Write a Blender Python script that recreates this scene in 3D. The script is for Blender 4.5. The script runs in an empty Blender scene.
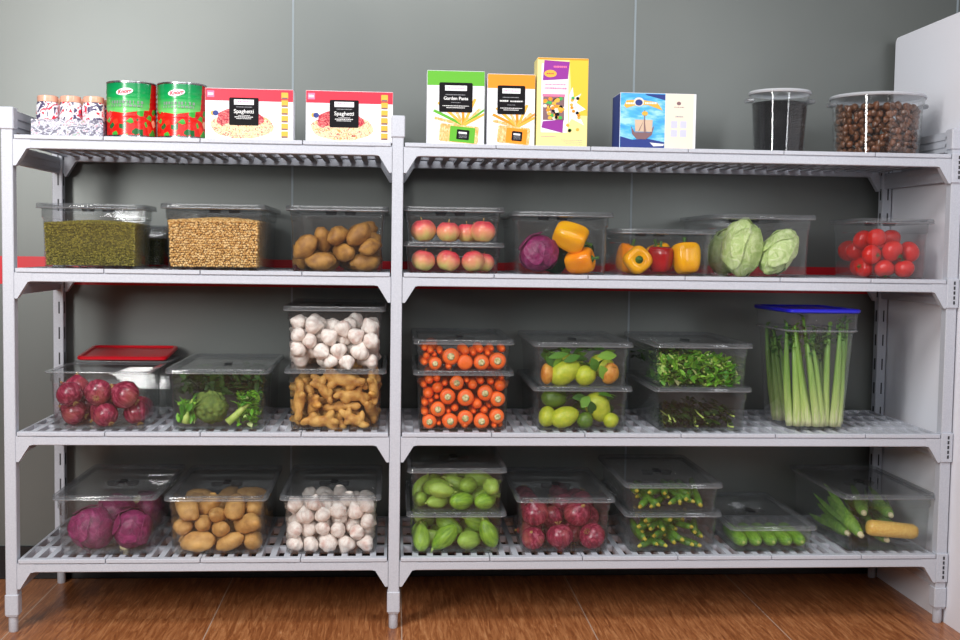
import bpy, math, random, json
from mathutils import Vector, Matrix, Euler, noise, Quaternion
sc = bpy.context.scene
random.seed(11)

# ---------------------------------------------------------------- camera, world, lights, exposure
CAM = Vector((1.1764, -3.6621, 1.2203)); YAW, PITCH, ROLL, FPX = .0752, .0614, .0145, 1162.66
Fv = Vector((math.sin(YAW)*math.cos(PITCH), math.cos(YAW)*math.cos(PITCH), -math.sin(PITCH)))
Rv = Fv.cross(Vector((0, 0, 1))).normalized(); Uv = Rv.cross(Fv)
R2 = Rv*math.cos(ROLL)+Uv*math.sin(ROLL); U2 = -Rv*math.sin(ROLL)+Uv*math.cos(ROLL)
cd = bpy.data.cameras.new('camera'); cam = bpy.data.objects.new('camera', cd); sc.collection.objects.link(cam)
cd.sensor_width = 36; cd.lens = FPX/960*36; cd.clip_end = 60
cam.matrix_world = Matrix(((R2.x, U2.x, -Fv.x, CAM.x), (R2.y, U2.y, -Fv.y, CAM.y), (R2.z, U2.z, -Fv.z, CAM.z), (0, 0, 0, 1)))
sc.camera = cam
sc.view_settings.view_transform = 'Standard'; sc.view_settings.look = 'None'
sc.view_settings.gamma = 1; sc.view_settings.use_curve_mapping = False
sc.view_settings.exposure = 0.08
w = bpy.data.worlds.new('world'); sc.world = w; w.use_nodes = True
w.node_tree.nodes['Background'].inputs[0].default_value = (.80, .88, 1, 1)
w.node_tree.nodes['Background'].inputs[1].default_value = .05

def area(name, loc, target, sx, sy, power, col=(1, 1, 1)):
    l = bpy.data.lights.new(name, 'AREA'); l.shape = 'RECTANGLE'; l.size = sx; l.size_y = sy; l.energy = power; l.color = col
    o = bpy.data.objects.new(name, l); sc.collection.objects.link(o); o.location = loc
    o.rotation_euler = (Vector(target)-Vector(loc)).to_track_quat('-Z', 'Y').to_euler(); return o
area('lamp_left', (-.75, -2.8, 2.05), (1.2, .2, 1.0), .42, 1.5, 68, (1, .985, .96))
area('lamp_right', (3.5, -3.2, 2.1), (2.0, .2, 1.2), .36, 1.5, 20, (.95, .97, 1))
area('added_rear_light', (.6, -6.0, 2.75), (.9, .2, 1.5), 6.5, 1.5, 72, (.94, .98, 1))  # unseen soft light, added behind the camera for the upper wall to reflect
area('ceiling_light', (.9, -1.7, 3.3), (1.1, .0, .6), 2.6, 1.0, 70, (1, 1, 1))
try:
    cy = sc.cycles
    cy.transparent_max_bounces = 48; cy.max_bounces = 8; cy.diffuse_bounces = 3; cy.glossy_bounces = 3; cy.transmission_bounces = 4
    cy.use_denoising = True; cy.caustics_reflective = False; cy.caustics_refractive = False; cy.sample_clamp_indirect = 4
except Exception: pass

# ---------------------------------------------------------------- materials
def srgb(r, g, b):
    f = lambda c: ((c/255+.055)/1.055)**2.4 if c > 10 else c/255/12.92
    return (f(r), f(g), f(b), 1)
class M:
    def __init__(s, name, col=(.8, .8, .8, 1), rough=.5, spec=.5, metal=0):
        s.m = bpy.data.materials.new(name); s.m.use_nodes = True; s.t = s.m.node_tree; s.b = s.t.nodes['Principled BSDF']
        s.b.inputs['Base Color'].default_value = col; s.b.inputs['Roughness'].default_value = rough
        s.b.inputs['Specular IOR Level'].default_value = spec; s.b.inputs['Metallic'].default_value = metal
        s.co = None
    def n(s, k, **kw):
        x = s.t.nodes.new('ShaderNode'+k)
        for a, v in kw.items():
            if a[0] == '_': setattr(x, a[1:], v)
            else: x.inputs[a.replace('__', ' ')].default_value = v
        return x
    def l(s, a, b): s.t.links.new(a, b); return s
    def coord(s, scale=(1, 1, 1), kind='Object', vary=True):
        c = s.n('TexCoord'); mp = s.n('Mapping'); mp.inputs['Scale'].default_value = scale
        s.l(c.outputs[kind], mp.inputs['Vector'])
        if vary:
            oi = s.n('ObjectInfo'); mu = s.n('Math', _operation='MULTIPLY'); mu.inputs[1].default_value = 37
            s.l(oi.outputs['Random'], mu.inputs[0]); cx = s.n('CombineXYZ'); s.l(mu.outputs[0], cx.inputs[0]); s.l(mu.outputs[0], cx.inputs[1])
            s.l(cx.outputs[0], mp.inputs['Location'])
        return mp.outputs[0]
    def noise(s, vec, scale, detail=3, rough=.5, dist=0):
        x = s.n('TexNoise'); x.inputs['Scale'].default_value = scale; x.inputs['Detail'].default_value = detail
        x.inputs['Roughness'].default_value = rough; x.inputs['Distortion'].default_value = dist; s.l(vec, x.inputs['Vector']); return x.outputs['Fac']
    def vor(s, vec, scale, out='Distance', feature='F1'):
        x = s.n('TexVoronoi'); x.feature = feature; x.inputs['Scale'].default_value = scale; s.l(vec, x.inputs['Vector']); return x.outputs[out]
    def ramp(s, fac, stops, interp='LINEAR'):
        x = s.n('ValToRGB'); x.color_ramp.interpolation = interp; e = x.color_ramp.elements
        while len(e) < len(stops): e.new(.5)
        for el, (p, c) in zip(e, stops): el.position = p; el.color = c
        s.l(fac, x.inputs[0]); return x.outputs[0]
    def mix(s, fac, a, b, mode='MIX'):
        x = s.n('Mix', _data_type='RGBA', _blend_type=mode)
        for v, k in ((fac, 0), (a, 6), (b, 7)):
            if hasattr(v, 'links'): s.l(v, x.inputs[k])
            else: x.inputs[k].default_value = v
        return x.outputs[2]
    def base(s, c): return s.l(c, s.b.inputs['Base Color'])
    def bump(s, h, strength=.3, dist=.002):
        x = s.n('Bump'); x.inputs['Strength'].default_value = strength; x.inputs['Distance'].default_value = dist
        s.l(h, x.inputs['Height']); s.l(x.outputs[0], s.b.inputs['Normal']); return s
    def rand(s): return s.n('ObjectInfo').outputs['Random']
    def island(s): return s.n('NewGeometry').outputs['Random Per Island']

def noisy(name, c1, c2, scale=30, rough=.5, bump=.2, bd=.002, sc3=(1, 1, 1), lo=.35, hi=.65, spec=.5, c3=None):
    m = M(name, c1, rough, spec); v = m.coord(sc3); n = m.noise(v, scale, 4)
    st = [(lo, c1), (hi, c2)]
    if c3: st.append((min(1, hi+.15), c3))
    m.base(m.ramp(n, st)); 
    if bump: m.bump(n, bump, bd)
    return m

def clear_mat(name, tint=(.985, .988, .99, 1), haze=.006, hazec=(.75, .8, .82, 1), rough=.03):
    m = bpy.data.materials.new(name); m.use_nodes = True; t = m.node_tree; t.nodes.clear()
    N = lambda k: t.nodes.new('ShaderNode'+k)
    out = N('OutputMaterial'); tr = N('BsdfTransparent'); tr.inputs[0].default_value = tint
    df = N('BsdfDiffuse'); df.inputs[0].default_value = hazec
    gl = N('BsdfGlossy'); gl.inputs['Roughness'].default_value = rough
    fr = N('Fresnel'); ge = N('NewGeometry'); ma = N('Math'); ma.operation = 'MULTIPLY_ADD'; ma.inputs[1].default_value = 1/1.42-1.42; ma.inputs[2].default_value = 1.42
    t.links.new(ge.outputs['Backfacing'], ma.inputs[0]); t.links.new(ma.outputs[0], fr.inputs[0])
    m1 = N('MixShader'); m2 = N('MixShader')
    lw = N('LayerWeight'); lw.inputs[0].default_value = .5; pw = N('Math'); pw.operation = 'POWER'; pw.inputs[1].default_value = 4.0
    ml = N('Math'); ml.operation = 'MULTIPLY_ADD'; ml.inputs[1].default_value = .13; ml.inputs[2].default_value = haze; ml.use_clamp = True
    t.links.new(lw.outputs['Facing'], pw.inputs[0]); t.links.new(pw.outputs[0], ml.inputs[0]); t.links.new(ml.outputs[0], m1.inputs[0])
    t.links.new(tr.outputs[0], m1.inputs[1]); t.links.new(df.outputs[0], m1.inputs[2])
    t.links.new(fr.outputs[0], m2.inputs[0]); t.links.new(m1.outputs[0], m2.inputs[1]); t.links.new(gl.outputs[0], m2.inputs[2])
    t.links.new(m2.outputs[0], out.inputs[0])
    class W: pass
    x = W(); x.m = m; return x

MT = {}
m = MT['wall'] = M('grey_wall_laminate', srgb(150, 153, 150), .40, .4, .42)
v = m.coord((1, 1, 1), vary=False); n = m.noise(v, 1.6, 3); m.base(m.ramp(n, [(.3, srgb(108, 112, 110)), (.7, srgb(116, 119, 116))]))
MT['seam'] = M('wall_seam_strip', srgb(140, 150, 156), .35, .5)
MT['red'] = M('red_stripe_paint', srgb(224, 18, 38), .4)
MT['black'] = M('black_baseboard', srgb(16, 15, 18), .35)
MT['panel'] = M('white_panel', srgb(241, 242, 250), .5, .3)
m = MT['shelf'] = M('grey_shelf_plastic', srgb(196, 196, 205), .42, .4)
v = m.coord((1, 1, 1)); n = m.noise(v, 260, 2); m.base(m.ramp(n, [(.3, srgb(187, 191, 201)), (.7, srgb(200, 203, 212))])); m.bump(n, .05, .0004)
MT['slot'] = M('dark_slot', srgb(50, 50, 56), .6)
m = MT['floor'] = M('wood_floor', rough=.33, spec=.45)
c = m.coord((1/.6139, 1/2.4, 1), vary=False)
sep = m.n('SeparateXYZ'); m.l(c, sep.inputs[0])
def mth(mm, op, a, b=None):
    x = mm.n('Math', _operation=op)
    for k, q in enumerate((a, b)):
        if q is None: continue
        if hasattr(q, 'links'): mm.l(q, x.inputs[k])
        else: x.inputs[k].default_value = q
    return x.outputs[0]
xx = mth(m, 'ADD', sep.outputs[0], -1.9759+100); bi = mth(m, 'FLOOR', xx); fx = mth(m, 'FRACT', xx)
off = mth(m, 'FRACT', mth(m, 'MULTIPLY', bi, .377)); yy = mth(m, 'ADD', sep.outputs[1], off); fy = mth(m, 'FRACT', yy); bj = mth(m, 'FLOOR', yy)
wn = m.n('TexWhiteNoise', _noise_dimensions='2D'); cx = m.n('CombineXYZ'); m.l(bi, cx.inputs[0]); m.l(bj, cx.inputs[1]); m.l(cx.outputs[0], wn.inputs[0])
c2 = m.coord((1, 1, 1), vary=False); mp = m.n('Mapping'); mp.inputs['Scale'].default_value = (34, 2.6, 1); m.l(c2, mp.inputs[0])
ad = m.n('VectorMath', _operation='ADD'); m.l(mp.outputs[0], ad.inputs[0]); m.l(wn.outputs['Color'], ad.inputs[1])
g = m.noise(ad.outputs[0], 2.2, 7, .68, 1.2)
col = m.ramp(g, [(.28, srgb(112, 60, 32)), (.46, srgb(156, 94, 54)), (.60, srgb(190, 126, 80)), (.75, srgb(214, 160, 114))])
tint = m.ramp(wn.outputs['Value'], [(0, (.90, .88, .86, 1)), (1, (1.0, 1.0, 1.0, 1))]); col = m.mix(1.0, col, tint, 'MULTIPLY')
e1 = mth(m, 'LESS_THAN', fx, .0065); e2 = mth(m, 'LESS_THAN', fy, .0012); e = e1
m.base(m.mix(e, col, srgb(190, 160, 140))); m.bump(g, .06, .001)
MT['clear'] = clear_mat('clear_polycarbonate')
MT['lid'] = clear_mat('clear_lid_plastic', (.88, .89, .90, 1), .12, (.36, .37, .39, 1), .08)
MT['rim'] = clear_mat('clear_rim_plastic', (.80, .81, .83, 1), .30, (.42, .43, .45, 1), .12)
MT['lidslot'] = clear_mat('lid_grip_plastic', (.45, .46, .48, 1), .25, (.10, .10, .11, 1), .1)
MT['white_lid'] = clear_mat('frosted_lid', (.8, .82, .85, 1), .5, (.85, .87, .92, 1), .15)
MT['redlid'] = M('red_lid_plastic', srgb(214, 14, 34), .35, .5)
MT['bluelid'] = M('blue_lid_plastic', srgb(28, 26, 190), .35, .5)

MT['potato'] = noisy('potato_skin', srgb(214, 168, 98), srgb(190, 142, 78), 38, .62, .25, .002, c3=srgb(150, 104, 56), lo=.35, hi=.62)
MT['potato2'] = noisy('brown_potato_skin', srgb(178, 128, 58), srgb(140, 94, 40), 34, .62, .25, .002, c3=srgb(112, 74, 34), lo=.35, hi=.6)
MT['ginger'] = noisy('ginger_skin', srgb(220, 172, 92), srgb(188, 132, 60), 42, .6, .3, .002, c3=srgb(140, 84, 40), lo=.38, hi=.6)
m = MT['garlic'] = M('garlic_skin', srgb(242, 232, 222), .55)
v = m.coord((1, 1, .25)); n = m.noise(v, 120, 3); n2 = m.noise(m.coord((1, 1, 1)), 26, 2)
m.base(m.mix(m.ramp(n2, [(.56, (0, 0, 0, 1)), (.76, (1, 1, 1, 1))]), m.ramp(n, [(.35, srgb(252, 246, 238)), (.7, srgb(232, 214, 205))]), srgb(216, 172, 160))); m.bump(n, .2, .001)
m = MT['onion'] = M('red_onion_skin', rough=.25, spec=.6)
v = m.coord((1, 1, .12)); n = m.noise(v, 95, 4, .6); n2 = m.noise(m.coord(), 14, 2)
m.base(m.mix(m.ramp(n2, [(.52, (0, 0, 0, 1)), (.75, (.8, .8, .8, 1))]), m.ramp(n, [(.3, srgb(92, 8, 38)), (.5, srgb(136, 22, 58)), (.68, srgb(186, 84, 108))]), srgb(168, 88, 76))); m.bump(n, .15, .001)
MT['drystem'] = noisy('dry_onion_stem', srgb(206, 170, 104), srgb(160, 118, 62), 60, .8, .3)
MT['tomato'] = noisy('tomato_skin', srgb(222, 30, 18), srgb(206, 20, 14), 12, .22, .05)
MT['calyx'] = noisy('green_calyx', srgb(52, 112, 30), srgb(34, 82, 20), 40, .6, .2)
m = MT['apple'] = M('apple_skin', rough=.28, spec=.5)
c = m.n('TexCoord'); sp = m.n('SeparateXYZ'); m.l(c.outputs['Object'], sp.inputs[0])
n = m.noise(m.coord((1, 1, .3)), 30, 4); zz = mth(m, 'ADD', mth(m, 'MULTIPLY', sp.outputs[2], 13), .38)
rn = mth(m, 'MULTIPLY', m.rand(), .24); ff = mth(m, 'ADD', mth(m, 'ADD', zz, mth(m, 'MULTIPLY', n, .7)), mth(m, 'MULTIPLY', rn, -1.0))
m.base(m.ramp(ff, [(.22, srgb(222, 210, 122)), (.5, srgb(238, 160, 118)), (.78, srgb(234, 92, 98)), (1.0, srgb(216, 40, 66))]))
MT['yellowpep'] = noisy('yellow_pepper_skin', srgb(250, 186, 10), srgb(244, 160, 6), 14, .18, .05)
MT['orangepep'] = noisy('orange_pepper_skin', srgb(246, 158, 10), srgb(238, 132, 6), 14, .18, .05)
MT['redpep'] = noisy('red_pepper_skin', srgb(176, 14, 20), srgb(140, 8, 14), 14, .2, .05)
MT['greenpep'] = noisy('green_pepper_skin', srgb(40, 88, 36), srgb(26, 62, 26), 14, .25, .05)
MT['stem'] = noisy('green_stem', srgb(66, 112, 30), srgb(48, 88, 22), 60, .5, .2)
m = MT['redcab'] = M('red_cabbage_leaf', rough=.4, spec=.5)
v = m.coord(); n = m.noise(v, 26, 5, .62, 1.5); d = m.vor(v, 26, feature='DISTANCE_TO_EDGE'); 
vein = m.ramp(d, [(0, (1, 1, 1, 1)), (.035, (0, 0, 0, 1))]); m.base(m.mix(m.mix(.8, vein, (0, 0, 0, 1)), m.ramp(n, [(.3, srgb(92, 12, 62)), (.55, srgb(134, 26, 88)), (.75, srgb(172, 66, 128))]), srgb(206, 130, 170))); m.bump(n, .5, .006)
MT['cabstub'] = noisy('cabbage_stub', srgb(240, 232, 190), srgb(220, 206, 160), 40, .7, .2)
m = MT['lettuce'] = M('pale_green_leaf', rough=.45, spec=.4)
v = m.coord(); n = m.noise(v, 30, 5, .65, 2.0); m.base(m.ramp(n, [(.3, srgb(160, 190, 104)), (.5, srgb(200, 220, 146)), (.7, srgb(232, 240, 196))])); m.bump(n, .7, .008)
MT['broccoli'] = noisy('broccoli_floret', srgb(118, 140, 58), srgb(74, 100, 42), 60, .8, .9, .006, lo=.3, hi=.7, c3=srgb(60, 84, 40))
MT['palestalk'] = noisy('pale_green_stalk', srgb(196, 212, 116), srgb(160, 190, 84), 40, .5, .2)
m = MT['leaf'] = M('green_leaf', rough=.5, spec=.4)
m.base(m.ramp(m.island(), [(0, srgb(40, 86, 26)), (.5, srgb(74, 132, 36)), (1, srgb(128, 178, 58))]))
m = MT['brightleaf'] = M('bright_green_leaf', rough=.5, spec=.4)
m.base(m.ramp(m.island(), [(0, srgb(58, 124, 24)), (.5, srgb(104, 172, 38)), (.93, srgb(160, 212, 76)), (1, srgb(226, 236, 170))]))
m = MT['darkleaf'] = M('dark_green_leaf', rough=.55, spec=.4)
m.base(m.ramp(m.island(), [(0, srgb(26, 54, 20)), (.6, srgb(44, 82, 28)), (1, srgb(78, 118, 44))]))
m = MT['carrot'] = M('carrot_skin', rough=.42, spec=.5)
v = m.coord((1, .12, 1)); n = m.noise(m.coord((.3, 9, .3)), 10, 3); m.base(m.ramp(n, [(.3, srgb(240, 92, 22)), (.7, srgb(250, 120, 40))])); m.bump(n, .3, .001)
MT['crown'] = noisy('carrot_crown', srgb(224, 216, 172), srgb(150, 146, 84), 160, .8, .5)
MT['citrus'] = noisy('yellow_green_peel', srgb(200, 206, 56), srgb(174, 190, 46), 60, .4, .25, c3=srgb(206, 208, 70), hi=.6)
MT['citrusdk'] = noisy('dark_green_peel', srgb(92, 126, 30), srgb(70, 104, 26), 60, .4, .25)
MT['orangefr'] = noisy('orange_fruit_peel', srgb(226, 168, 70), srgb(196, 120, 40), 40, .4, .2)
m = MT['gourd'] = M('green_gourd_skin', rough=.4, spec=.5)
n = m.noise(m.coord((1, 6, 6)), 22, 3); m.base(m.mix(m.ramp(m.rand(), [(.2, (0, 0, 0, 1)), (1, (.8, .8, .8, 1))]), m.ramp(n, [(.3, srgb(98, 148, 30)), (.7, srgb(150, 194, 58))]), srgb(180, 210, 100))); m.bump(n, .6, .003)
MT['okra'] = noisy('baby_zucchini_skin', srgb(58, 104, 30), srgb(96, 146, 44), 50, .4, .3)
MT['flower'] = noisy('yellow_flower_tip', srgb(214, 204, 74), srgb(176, 150, 40), 60, .6, .2)
MT['cucumber'] = noisy('cucumber_skin', srgb(98, 154, 38), srgb(146, 194, 72), 40, .35, .5, .003, (5, .6, 5))
MT['cornhusk'] = noisy('corn_husk', srgb(140, 182, 76), srgb(96, 146, 48), 30, .55, .4, .002, (3, .4, 3), c3=srgb(170, 200, 110))
m = MT['corn'] = M('corn_kernels', rough=.35, spec=.5)
d = m.vor(m.coord((1, 1, 1)), 150); m.base(m.ramp(d, [(.1, srgb(255, 222, 120)), (.6, srgb(240, 190, 90))])); m.bump(d, -.6, .003)
m = MT['celery'] = M('celery_stalk', rough=.4, spec=.5)
c = m.n('TexCoord'); sp = m.n('SeparateXYZ'); m.l(c.outputs['Object'], sp.inputs[0])
n = m.noise(m.coord((14, 14, .6)), 14, 3); ff = mth(m, 'ADD', mth(m, 'MULTIPLY', sp.outputs[2], 2.6), mth(m, 'MULTIPLY', mth(m, 'SUBTRACT', n, .5), .5))
m.base(m.ramp(ff, [(0, srgb(226, 226, 176)), (.14, srgb(186, 208, 120)), (.45, srgb(140, 182, 84)), (.9, srgb(96, 150, 50))])); m.bump(n, .4, .002)
m = MT['mung'] = M('mung_beans', rough=.5)
m.base(m.ramp(m.island(), [(0, srgb(88, 78, 14)), (.5, srgb(120, 110, 28)), (1, srgb(152, 140, 50))]))
m = MT['mungdark'] = M('dark_green_beans', rough=.5)
m.base(m.ramp(m.island(), [(0, srgb(38, 44, 14)), (1, srgb(72, 78, 28))]))
m = MT['chick'] = M('chickpeas', rough=.55)
m.base(m.ramp(m.island(), [(0, srgb(186, 134, 64)), (.5, srgb(214, 168, 98)), (1, srgb(236, 200, 140))]))
m = MT['blackbean'] = M('black_beans', rough=.4)
m.base(m.ramp(m.island(), [(0, srgb(8, 7, 9)), (1, srgb(18, 16, 20))]))
m = MT['chestnut'] = M('chestnut_shell', rough=.3, spec=.6)
n = m.noise(m.coord(), 50, 3); m.base(m.mix(n, m.ramp(m.rand(), [(0, srgb(30, 13, 8)), (.6, srgb(72, 33, 17)), (1, srgb(118, 62, 32))]), srgb(128, 84, 54)))
MT['card_white'] = M('white_card', srgb(240, 240, 246), .5)
MT['card_red'] = M('red_card', srgb(232, 34, 62), .45)
MT['card_green'] = M('green_card', srgb(92, 176, 34), .45)
MT['card_orange'] = M('orange_card', srgb(255, 146, 6), .45)
MT['card_yellow'] = M('yellow_card', srgb(246, 196, 50), .45)
MT['card_cream'] = M('cream_card', srgb(244, 226, 208), .5)
MT['card_lemon'] = M('lemon_card', srgb(242, 226, 150), .5)
MT['ink_black'] = M('black_ink', srgb(18, 16, 20), .6, .15)
MT['ink_white'] = M('white_ink', srgb(240, 240, 240), .5)
MT['ink_pink'] = M('pink_ink', srgb(240, 120, 160), .5)
MT['ink_purple'] = M('purple_ink', srgb(146, 34, 150), .45)
MT['ink_grey'] = M('grey_ink', srgb(150, 150, 156), .5)
MT['ink_navy'] = M('navy_ink', srgb(30, 52, 130), .5)
MT['ink_brown'] = M('brown_ink', srgb(130, 96, 100), .5)
MT['ink_tan'] = M('tan_ink', srgb(214, 186, 160), .5)
MT['ink_gold'] = M('gold_ink', srgb(238, 178, 60), .45)
MT['ink_lilac'] = M('lilac_ink', srgb(206, 206, 232), .5)
MT['ink_green'] = M('leaf_ink', srgb(60, 180, 80), .5)
MT['ink_red'] = M('sauce_ink', srgb(214, 56, 70), .5)
m = MT['ink_pasta'] = M('pasta_print', rough=.5)
n = m.noise(m.coord(), 70, 4, .6, 2); m.base(m.ramp(n, [(.40, srgb(214, 160, 88)), (.45, srgb(250, 236, 206)), (.5, srgb(222, 172, 98)), (.54, srgb(250, 238, 210)), (.60, srgb(180, 70, 44))]))
m = MT['ink_sauce'] = M('sauce_print', rough=.5)
n = m.noise(m.coord(), 90, 4, .6, 2); m.base(m.ramp(n, [(.40, srgb(150, 20, 40)), (.5, srgb(210, 50, 70)), (.6, srgb(236, 140, 130))]))
m = MT['ink_sky'] = M('blue_sky_print', rough=.45)
n = m.noise(m.coord((1, 1, 3)), 12, 4, .6); m.base(m.ramp(n, [(.3, srgb(40, 130, 214)), (.5, srgb(76, 180, 232)), (.66, srgb(170, 226, 246))]))
m = MT['ink_pasta_o'] = M('orange_noodle_print', rough=.5)
n = m.noise(m.coord((3, 1, 1)), 50, 4, .6, 2); m.base(m.ramp(n, [(.3, srgb(226, 130, 50)), (.5, srgb(240, 186, 110)), (.7, srgb(250, 232, 196))]))
m = MT['canlabel'] = M('tomato_label', rough=.22, spec=.6)
c = m.n('TexCoord'); sp = m.n('SeparateXYZ'); m.l(c.outputs['Object'], sp.inputs[0])
ang = mth(m, 'ARCTAN2', sp.outputs[0], mth(m, 'MULTIPLY', sp.outputs[1], -1))
cxy = m.n('CombineXYZ'); m.l(mth(m, 'MULTIPLY', ang, .076), cxy.inputs[0]); m.l(sp.outputs[2], cxy.inputs[1])
vc = m.n('TexVoronoi'); vc.inputs['Scale'].default_value = 62; m.l(cxy.outputs[0], vc.inputs['Vector'])
vs = m.n('SeparateColor'); m.l(vc.outputs['Color'], vs.inputs[0])
tom = m.ramp(vs.outputs[0], [(0, srgb(214, 28, 20)), (.68, srgb(236, 60, 36)), (.72, srgb(60, 170, 60)), (.84, srgb(16, 100, 44)), (.92, srgb(190, 14, 14)), (.97, srgb(250, 200, 160))], 'CONSTANT')
aa = mth(m, 'ABSOLUTE', mth(m, 'ADD', ang, .12)); inar = mth(m, 'LESS_THAN', aa, mth(m, 'ADD', .95, mth(m, 'MULTIPLY', sp.outputs[2], 1.6)))
up = mth(m, 'GREATER_THAN', sp.outputs[2], mth(m, 'ADD', .074, mth(m, 'MULTIPLY', aa, .012)))
grn = m.ramp(mth(m, 'MULTIPLY', sp.outputs[2], 5.6), [(.42, srgb(120, 206, 110)), (.7, srgb(20, 160, 80)), (1, srgb(0, 128, 78))])
hi_ = m.mix(inar, srgb(200, 18, 22), grn); m.base(m.mix(up, tom, hi_))
MT['tin'] = M('tin_metal', srgb(200, 200, 204), .25, .5, 1)
m = MT['traylabel'] = M('printed_tray_card', rough=.35, spec=.5)
n = m.noise(m.coord((1, 1, 1.6)), 46, 4, .6, 1.5); m.base(m.ramp(n, [(0, srgb(60, 52, 84)), (.47, srgb(140, 138, 162)), (.495, srgb(232, 232, 240)), (.535, srgb(84, 78, 108)), (.56, srgb(196, 196, 210)), (.60, srgb(176, 40, 84)), (.64, srgb(90, 150, 120))], 'CONSTANT'))
m = MT['jarlabel'] = M('printed_jar_label', rough=.3, spec=.5)
n = m.noise(m.coord(), 30, 2, .5, 1); m.base(m.ramp(n, [(0, srgb(84, 74, 108)), (.43, srgb(238, 238, 244)), (.54, srgb(226, 30, 60)), (.62, srgb(120, 100, 130)), (.66, srgb(244, 240, 244))], 'CONSTANT'))
MT['jarlid'] = M('copper_jar_lid', srgb(250, 190, 164), .25, .5, .2)
MT['jarglass'] = M('dark_green_jar', srgb(30, 60, 40), .1, .6)

# ---------------------------------------------------------------- mesh helpers
class MB:
    def __init__(s): s.v = []; s.f = []; s.mi = []
    def add(s, vs, fs, T=None, mi=0):
        o = len(s.v)
        for p in vs:
            p = Vector(p); s.v.append(tuple(T @ p) if T is not None else tuple(p))
        for f in fs: s.f.append([o+i for i in f]); s.mi.append(mi)
        return s
    def box(s, x0, x1, y0, y1, z0, z1, T=None, mi=0, bev=0):
        if bev:
            b = bev
            # chamfered box from convex loops along z
            def ring(i, z): return [(x0+i, y0, z), (x1-i, y0, z), (x1, y0+i, z), (x1, y1-i, z), (x1-i, y1, z), (x0+i, y1, z), (x0, y1-i, z), (x0, y0+i, z)]
            def ring2(z): return [(x0+b, y0+b, z), (x1-b, y0+b, z), (x1-b, y0+b, z), (x1-b, y1-b, z), (x1-b, y1-b, z), (x0+b, y1-b, z), (x0+b, y1-b, z), (x0+b, y0+b, z)]
            loops = [ring2(z0), ring(b, z0+b), ring(b, z1-b), ring2(z1)]
            return s.loft(loops, True, T, mi)
        vs = [(x, y, z) for z in (z0, z1) for x, y in ((x0, y0), (x1, y0), (x1, y1), (x0, y1))]
        return s.add(vs, [(3, 2, 1, 0), (4, 5, 6, 7), (0, 1, 5, 4), (1, 2, 6, 5), (2, 3, 7, 6), (3, 0, 4, 7)], T, mi)
    def loft(s, loops, caps=True, T=None, mi=0):
        n = len(loops[0]); vs = [p for l in loops for p in l]; fs = []
        for k in range(len(loops)-1):
            for i in range(n):
                j = (i+1) % n; fs.append((k*n+i, k*n+j, (k+1)*n+j, (k+1)*n+i))
        if caps: fs.append(tuple(range(n-1, -1, -1))); fs.append(tuple((len(loops)-1)*n+i for i in range(n)))
        return s.add(vs, fs, T, mi)
    def lathe(s, prof, seg=24, T=None, mi=0, rmod=None, caps=True):
        loops = []
        for r, z in prof:
            loops.append([((r*(rmod(2*math.pi*i/seg, z) if rmod else 1))*math.cos(2*math.pi*i/seg), (r*(rmod(2*math.pi*i/seg, z) if rmod else 1))*math.sin(2*math.pi*i/seg), z) for i in range(seg)])
        return s.loft(loops, caps, T, mi)
    def tube(s, pts, rad, seg=8, T=None, mi=0, flat=1.0):
        loops = []; up = Vector((0, 0, 1)); pts = [Vector(p) for p in pts]
        for k, p in enumerate(pts):
            t = (pts[min(k+1, len(pts)-1)]-pts[max(k-1, 0)]).normalized()
            a = t.cross(up if abs(t.z) < .95 else Vector((0, 1, 0))).normalized(); b = a.cross(t)
            r = rad[k] if isinstance(rad, (list, tuple)) else rad
            loops.append([tuple(p+a*(r*math.cos(2*math.pi*i/seg))+b*(r*flat*math.sin(2*math.pi*i/seg))) for i in range(seg)])
        return s.loft(loops, True, T, mi)
    def prism(s, poly, y0, y1, T=None, mi=0):   # polygon in xz, extruded along y
        n = len(poly); vs = [(x, y0, z) for x, z in poly]+[(x, y1, z) for x, z in poly]
        fs = [tuple(range(n)), tuple(range(2*n-1, n-1, -1))]+[(i, i+n, (i+1) % n+n, (i+1) % n) for i in range(n)]
        return s.add(vs, fs, T, mi)
    def build(s, name, mats, parent=None, smooth=False, loc=None):
        me = bpy.data.meshes.new(name); me.from_pydata(s.v, [], s.f); 
        if not isinstance(mats, (list, tuple)): mats = [mats]
        for q in mats: me.materials.append(MT[q].m)
        me.polygons.foreach_set('material_index', s.mi)
        if smooth: me.polygons.foreach_set('use_smooth', [True]*len(me.polygons))
        me.update()
        return link(name, me, parent, loc)
def link(name, data, parent=None, loc=None):
    o = bpy.data.objects.new(name, data); sc.collection.objects.link(o)
    if parent: o.parent = parent
    if loc is not None: o.location = loc
    return o
def fixn(o):
    import bmesh
    bm = bmesh.new(); bm.from_mesh(o.data); bmesh.ops.remove_doubles(bm, verts=bm.verts, dist=1e-6); bmesh.ops.recalc_face_normals(bm, faces=bm.faces); bm.to_mesh(o.data); bm.free(); return o
def autosmooth(o, a=35):
    me = o.data; me.polygons.foreach_set('use_smooth', [True]*len(me.polygons))
    try: me.set_sharp_from_angle(angle=math.radians(a))
    except Exception: pass
    return o
def empty(name, loc=(0, 0, 0), rz=0):
    o = link(name, None, None, loc); o.rotation_euler = (0, 0, rz); o.empty_display_size = .02; return o
def tag(o, label=None, cat=None, group=None, kind=None):
    if label: o['label'] = label
    if cat: o['category'] = cat
    if group: o['group'] = group
    if kind: o['kind'] = kind
    return o
def struct(o): o['kind'] = 'structure'; return o
def copy_tree(o, parent=None):
    c = o.copy(); sc.collection.objects.link(c)
    if parent: c.parent = parent
    for ch in kids.get(o.name, []): copy_tree(ch, c)
    return c
kids = {}
def kid(root, *chs):
    kids.setdefault(root.name, []).extend(chs)
    for c in chs: c.parent = root
    return root
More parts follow.
